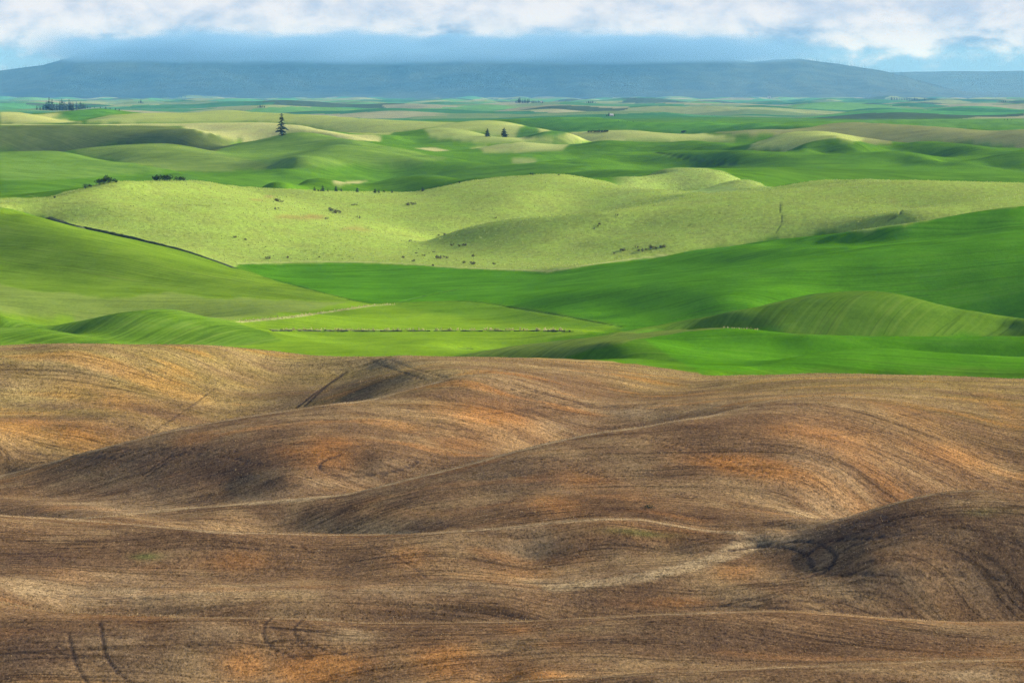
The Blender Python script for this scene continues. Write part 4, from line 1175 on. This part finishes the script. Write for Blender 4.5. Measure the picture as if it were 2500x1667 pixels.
shrubs([(1121, 448, 5), (938, 470, 5), (778, 467, 4)], 'low dark bush between the conifers of the pasture saddle', 'low bushes on the saddle')
shrubs([(680, 493, 9), (673, 491, 7), (688, 494, 6), (677, 513, 7), (821, 521, 11), (826, 521, 8), (805, 515, 8), (810, 516, 7), (797, 536, 6), (874, 534, 7), (994, 501, 8), (1007, 502, 9), (863, 502, 6), (870, 502, 4), (1210, 533, 4)], 'grey bush scattered on the upper pasture hollow', 'bushes in the pasture hollow', True)
shrubs([(654, 632, 9), (701, 630, 6), (573, 580, 6), (599, 586, 5), (983, 630, 6), (1011, 639, 6), (1033, 626, 6), (1066, 631, 8), (1081, 632, 8), (1092, 631, 6), (1131, 643, 7), (1152, 646, 8), (1156, 645, 6), (1156, 627, 7), (1056, 650, 6), (1207, 646, 6), (1017, 619, 4), (1060, 616, 4), (780, 629, 4)], 'small grey bush near the foot of the pale pasture', 'bushes at the pasture foot', True)
shrubs([(1105, 601, 7), (1135, 601, 8), (1121, 602, 6), (1003, 590, 5), (1084, 574, 6), (1070, 576, 5), (1130, 600, 6), (1465, 549, 6), (1450, 559, 4), (1505, 527, 5), (1459, 553, 4)], 'small bush on the gully side of the pale pasture', 'bushes on the pasture gully side', True)
shrubs([(1521, 612, 8), (1524, 613, 6), (1553, 606, 6), (1574, 615, 9), (1588, 606, 8), (1592, 607, 7), (1617, 604, 9), (1612, 605, 6), (1500, 620, 5), (1558, 613, 6), (1601, 607, 6)], 'dark bush in the cluster above the bright wheat edge', 'bushes above the wheat edge', True)
shrubs([(1436 + 4.2 * i, 324, random.uniform(4, 7)) for i in range(12)], 'dark bush in the low windbreak between the pale fields', 'low windbreak between the pale fields', False, 3000)
shrubs([(1665, 325, 5), (1669, 325, 6)], 'lone dark bush on the pale striped field', 'bushes on the striped field', False, 3000)
shrubs([(1583, 1239, 9), (1590, 1240, 6)], 'small dark weed clump on the bare brown slope', 'weed clumps on the brown slope')
shrubs([(1299, 428, 6), (1364, 428, 3)], 'tiny bush on the crest of the middle pasture hill', 'bushes on the middle pasture crest')

# ------------------------------------------------------------------ farm buildings
WHITE = simple_mat('white_paint', (0.74, 0.74, 0.72), (0.82, 0.82, 0.80), 0.8)
ROOF = simple_mat('roof_metal', (0.30, 0.31, 0.33), (0.42, 0.43, 0.45), 0.6, 0.5)
DARKWOOD = simple_mat('dark_opening', (0.03, 0.03, 0.035), (0.05, 0.05, 0.05), 0.6)

def boxv(x0, x1, y0, y1, z0, z1):
    V = [(x, y, z) for z in (z0, z1) for y in (y0, y1) for x in (x0, x1)]
    return V, [(0, 2, 3, 1), (4, 5, 7, 6), (0, 1, 5, 4), (2, 6, 7, 3), (0, 4, 6, 2), (1, 3, 7, 5)]

def barn(x, y, wpx, label, rot, lo, name='barn'):
    loc, r = place(x, y, lo, 0.2)
    L = wpx * r / FPX; W_, H_ = L * 0.6, L * 0.34
    e = bpy.data.objects.new(name, None); COL.objects.link(e)
    e.location = loc; e.rotation_euler = (0, 0, rot); e['label'] = label; e['category'] = 'building'
    hl, hw = L / 2, W_ / 2
    V = [(-hl, -hw, -1), (hl, -hw, -1), (hl, hw, -1), (-hl, hw, -1), (-hl, -hw, H_), (hl, -hw, H_), (hl, hw, H_), (-hl, hw, H_), (-hl, 0, H_ * 1.75), (hl, 0, H_ * 1.75)]
    me = bpy.data.meshes.new('wall'); me.from_pydata(V, [], [(0, 1, 5, 4), (2, 3, 7, 6), (1, 2, 6, 9, 5), (3, 0, 4, 8, 7)]); me.update()
    put('wall', me, WHITE, e)
    o_ = 0.06 * L; zt = H_ * 1.75 + 0.35
    dz_ = (zt - H_) * (1 + o_ / hw)
    V = []
    for dzz in (0, 0.3):
        V += [(-hl - o_, -hw - o_, zt - dz_ + dzz), (hl + o_, -hw - o_, zt - dz_ + dzz), (hl + o_, 0, zt + dzz), (-hl - o_, 0, zt + dzz), (hl + o_, hw + o_, zt - dz_ + dzz), (-hl - o_, hw + o_, zt - dz_ + dzz)]
    me = bpy.data.meshes.new('roof')
    me.from_pydata(V, [], [(0, 1, 2, 3), (3, 2, 4, 5), (6, 9, 8, 7), (9, 11, 10, 8), (0, 6, 7, 1), (5, 4, 10, 11), (1, 7, 8, 2), (2, 8, 10, 4), (3, 9, 6, 0), (5, 11, 9, 3)]); me.update()
    put('roof', me, ROOF, e)
    Vb, Fb = boxv(-0.1 * L, 0.1 * L, -hw - 0.12, -hw + 0.05, -1, H_ * 0.75)
    put('door', mesh_np('door', Vb, Fb, False), DARKWOOD, e)
    for sx in (-0.33, 0.33):
        Vb, Fb = boxv(sx * L - 0.05 * L, sx * L + 0.05 * L, -hw - 0.10, -hw + 0.05, H_ * 0.35, H_ * 0.7)
        put('window', mesh_np('window', Vb, Fb, False), DARKWOOD, e)

barn(1493, 284, 9, 'small white barn with grey roof beside dark trees on the plain', 0.4, 4500)
barn(555, 233, 6, 'tiny white farmhouse below the long mountain slope', -0.3, 5800, 'farmhouse')
barn(845, 235.5, 7, 'tiny white shed standing alone under the mountain', 0.2, 5800, 'farm_shed')
barn(1322, 251, 6, 'white farmhouse at the right end of the far farm grove', 0.3, 5800, 'farmhouse')
barn(1878, 240, 8, 'far long shed on the plain below the mountain', 0.0, 5800, 'farm_shed')

# ------------------------------------------------------------------ earth bank along the left edge of the pasture
EARTH = simple_mat('bank_earth', (0.020, 0.034, 0.012), (0.055, 0.075, 0.022), 0.6, bump=0.5)

def bank_strip(txt, height, widths, label, gaps=False):
    """a low overgrown bank following a line on the ground; height(f) in metres along it"""
    bk = draped(txt, 6)
    V, F = [], []
    nb = len(bk)
    tang = np.gradient(bk, axis=0); tang /= np.linalg.norm(tang, axis=1)[:, None]
    side = np.stack([tang[:, 1], -tang[:, 0]], 1)                   # towards the camera side
    side[(side * bk).sum(1) > 0] *= -1
    for i in range(nb):
        f = i / (nb - 1)
        hgt = height(f, i) * random.uniform(0.8, 1.15)
        for off, zz in zip(widths, (-0.25, 0.55 * hgt, hgt, hgt * 0.92, -0.4)):
            px, py = bk[i] + side[i] * off
            V.append((px, py, ground(px, py) + zz + random.uniform(-0.05, 0.05)))
        if i and not (gaps and (i * 7919) % 11 < 2):
            a, b = (i - 1) * 5, i * 5
            F += [(a + q, a + q + 1, b + q + 1, b + q) for q in range(4)]
    put('embankment', mesh_np('embankment', V, F), EARTH, kind='structure', label=label)

bank_strip('112,534 186,554 260,570 319,583 372,595 425,607 465,618 505,631 540,643 571,655', lambda f, i: 0.4 + 1.0 * math.sin(math.pi * min(1, f * 1.15) ** 0.8), (1.6, 0.9, 0.1, -1.2, -5.0), 'dark overgrown earth bank between pasture and wheat')
bank_strip('662,808 760,808 880,809 1000,809 1120,809 1250,809 1393,809', lambda f, i: 0.34 + 0.16 * math.sin(i * 0.9), (0.7, 0.4, 0.1, -0.5, -2.0), 'low dark bank under the pale grass line across the valley floor', True)

# ------------------------------------------------------------------ dry grass and stubble, too many to count
def tufts(name, pos, hgt, mat, label, blades=3, wide=0.35, cat='grass'):
    """pos n x 3, hgt n: each tuft a few thin upright blades"""
    n_ = len(pos)
    g_ = np.random.default_rng(hash(name) % 1000 if False else len(name))
    V = np.empty((n_, blades, 3, 3)); a = g_.random((n_, blades)) * 2 * math.pi; ln = g_.random((n_, blades)) * 0.55
    hh = hgt[:, None] * (0.6 + 0.6 * g_.random((n_, blades)))
    w_ = hh * wide * (0.5 + g_.random((n_, blades)))
    dx, dy = np.cos(a), np.sin(a)
    base = pos[:, None, :]
    V[:, :, 0, 0] = base[..., 0] - dy * w_; V[:, :, 0, 1] = base[..., 1] + dx * w_; V[:, :, 0, 2] = base[..., 2] - 0.06
    V[:, :, 1, 0] = base[..., 0] + dy * w_; V[:, :, 1, 1] = base[..., 1] - dx * w_; V[:, :, 1, 2] = base[..., 2] - 0.06
    V[:, :, 2, 0] = base[..., 0] + dx * hh * ln; V[:, :, 2, 1] = base[..., 1] + dy * hh * ln; V[:, :, 2, 2] = base[..., 2] + hh
    me = mesh_np(name, V.reshape(-1, 3), np.arange(n_ * blades * 3).reshape(-1, 3), False)
    put(name, me, mat, kind='stuff', label=label, category=cat)

def ground_v(xs, ys):
    r = np.hypot(xs, ys); t = np.arctan2(xs, ys)
    i = np.clip(np.interp(r, RR, np.arange(NR)), 0, NR - 1.001); j = np.clip(np.interp(t, TH, np.arange(NC)), 0, NC - 1.001)
    i0, j0 = i.astype(int), j.astype(int); a, b = i - i0, j - j0
    z = (Z[i0, j0] * (1 - b) + Z[i0, j0 + 1] * b) * (1 - a) + (Z[i0 + 1, j0] * (1 - b) + Z[i0 + 1, j0 + 1] * b) * a
    return z, i0, j0

STRAW_M = simple_mat('straw', (0.20, 0.13, 0.065), (0.50, 0.37, 0.20), 0.35, trans=0.3, lo=0.35, hi=0.7)
PALE_M = simple_mat('dry_grass', (0.36, 0.35, 0.14), (0.55, 0.52, 0.25), 0.5, trans=0.4)
PAST_M = simple_mat('pasture_grass', (0.26, 0.34, 0.09), (0.46, 0.52, 0.17), 0.3, trans=0.4)
# stubble
n_ = 300000
rr = np.sqrt(rng.random(n_) * (930 ** 2 - 430 ** 2) + 430 ** 2); tt_ = rng.uniform(-0.19, 0.19, n_)
xs, ys = rr * np.sin(tt_), rr * np.cos(tt_)
zs, ii, jj = ground_v(xs, ys)
lum = ALB[ii, jj].mean(1)
keep = (SOIL[ii, jj] > 0.5) & (TRACK2[ii, jj] < 0.25) & (rng.random(n_) < np.clip((lum - 0.03) * 5.0, 0.08, 0.85))
xs, ys, zs = xs[keep], ys[keep], zs[keep]
tufts('stubble', np.stack([xs, ys, zs], 1), rng.uniform(0.10, 0.25, len(xs)), STRAW_M, 'short pale straw stubble scattered over the brown field', 2, 0.5, 'stubble')
# pasture bunch grass
n_ = 80000
rr = np.sqrt(rng.random(n_) * (2450 ** 2 - 1560 ** 2) + 1560 ** 2); tt_ = rng.uniform(-0.19, 0.19, n_)
xs, ys = rr * np.sin(tt_), rr * np.cos(tt_)
zs, ii, jj = ground_v(xs, ys)
keep = (PAST[ii, jj] > 0.9) & (TRACK[ii, jj] < 0.3)
xs, ys, zs = xs[keep], ys[keep], zs[keep]
tufts('pasture_grass', np.stack([xs, ys, zs], 1), rng.uniform(0.25, 0.6, len(xs)), PAST_M, 'rough bunch grass covering the pale pasture hills', 2, 0.6)
# strips of tall dry grass
P3 = []
P4 = []
for txt, per_m, spread, h0, h1 in (('0,1469 53,1480 106,1490 266,1500 425,1505 500,1505', 9.0, 1.2, .2, .5), ('664,806 760,806 900,806 1050,806 1200,806 1393,807', 2.2, .5, .5, 1.3), ('585,785 700,775 800,762 903,746 960,744', 3.0, 1.6, .3, .8), ('1800,800 1850,805 1760,800', 1.0, .6, .3, .7)):
    d = draped(txt, 4)
    for a in range(len(d) - 1):
        L = float(np.hypot(*(d[a + 1] - d[a])))
        if L > 30:
            continue
        for q in range(np.random.default_rng(a).poisson(L * per_m)):
            f = random.random(); p = d[a] + (d[a + 1] - d[a]) * f
            if txt.startswith('664') and math.sin(p[0] * 0.9) + math.sin(p[0] * 0.31) > 0.9:
                continue
            (P4 if txt.startswith('0,1469') else P3).append((p[0] + random.gauss(0, spread * 0.5), p[1] + random.gauss(0, spread), random.uniform(h0, h1)))
P3 = np.array(P3)
P4 = np.array(P4)
tufts('crest_grass', np.stack([P4[:, 0], P4[:, 1], ground_v(P4[:, 0], P4[:, 1])[0]], 1), P4[:, 2], STRAW_M, 'pale straw grass standing along the crest of the near brown rise', 3, 0.25)
tufts('dry_grass', np.stack([P3[:, 0], P3[:, 1], ground_v(P3[:, 0], P3[:, 1])[0]], 1), P3[:, 2], PALE_M, 'pale tall dry grass along ridge and field edges', 3, 0.3)

# ------------------------------------------------------------------ low cloud lying on the mountain
mist_mat = bpy.data.materials.new('mist')
mist_mat.use_nodes = True
nt = mist_mat.node_tree
for q in list(nt.nodes):
    nt.nodes.remove(q)
pv = node(nt, 'ShaderNodeVolumePrincipled')
pv.inputs['Color'].default_value = (0.22, 0.41, 0.73, 1)
pv.inputs['Anisotropy'].default_value = 0.0
gp = node(nt, 'ShaderNodeNewGeometry').outputs['Position']
sx = node(nt, 'ShaderNodeSeparateXYZ'); link(nt, gp, sx.inputs[0])
wisp = noisen(nt, vmul(nt, gp, (0.0008, 0.0008, 0.0031)), 1.0, 3, 0.6)
low = mapr(nt, mathn(nt, 'ADD', sx.outputs[2], mathn(nt, 'MULTIPLY', mathn(nt, 'SUBTRACT', wisp, 0.5), 170)), 135, 265)
left = mapr(nt, sx.outputs[0], -4500, -3350)
right = mapr(nt, sx.outputs[0], 3050, 1300)
top = mapr(nt, mathn(nt, 'ADD', sx.outputs[2], mathn(nt, 'MULTIPLY', mathn(nt, 'SUBTRACT', wisp, 0.5), -720)), 400, 225)
dens = mathn(nt, 'MULTIPLY', mathn(nt, 'MULTIPLY', mathn(nt, 'MULTIPLY', low, left), mathn(nt, 'MULTIPLY', right, top)), 0.0026)
link(nt, dens, pv.inputs['Density'])
om = node(nt, 'ShaderNodeOutputMaterial')
link(nt, pv.outputs[0], om.inputs['Volume'])
Vb, Fb = boxv(-4580, 3130, 27600, 32900, 60, 540)
put('mist', mesh_np('mist', Vb, Fb, False), mist_mat, kind='stuff', label='soft low cloud hiding the mountain top', category='cloud')

# ------------------------------------------------------------------ air
haze_mat = bpy.data.materials.new('haze')
haze_mat.use_nodes = True
nt = haze_mat.node_tree
for q in list(nt.nodes):
    nt.nodes.remove(q)
pv = node(nt, 'ShaderNodeVolumePrincipled')
pv.inputs['Color'].default_value = (0.15, 0.47, 1.0, 1)
pv.inputs['Absorption Color'].default_value = (1, 1, 1, 1)
pv.inputs['Density'].default_value = 2.1e-5
pv.inputs['Anisotropy'].default_value = 0.0
om = node(nt, 'ShaderNodeOutputMaterial')
link(nt, pv.outputs[0], om.inputs['Volume'])
Vb, Fb = boxv(-22000, 22000, -400, 62000, -260, 420)
put('haze', mesh_np('haze', Vb, Fb, False), haze_mat, kind='stuff', label='blue haze of the open air', category='haze')
print('all built', round(time.time() - T0, 1))
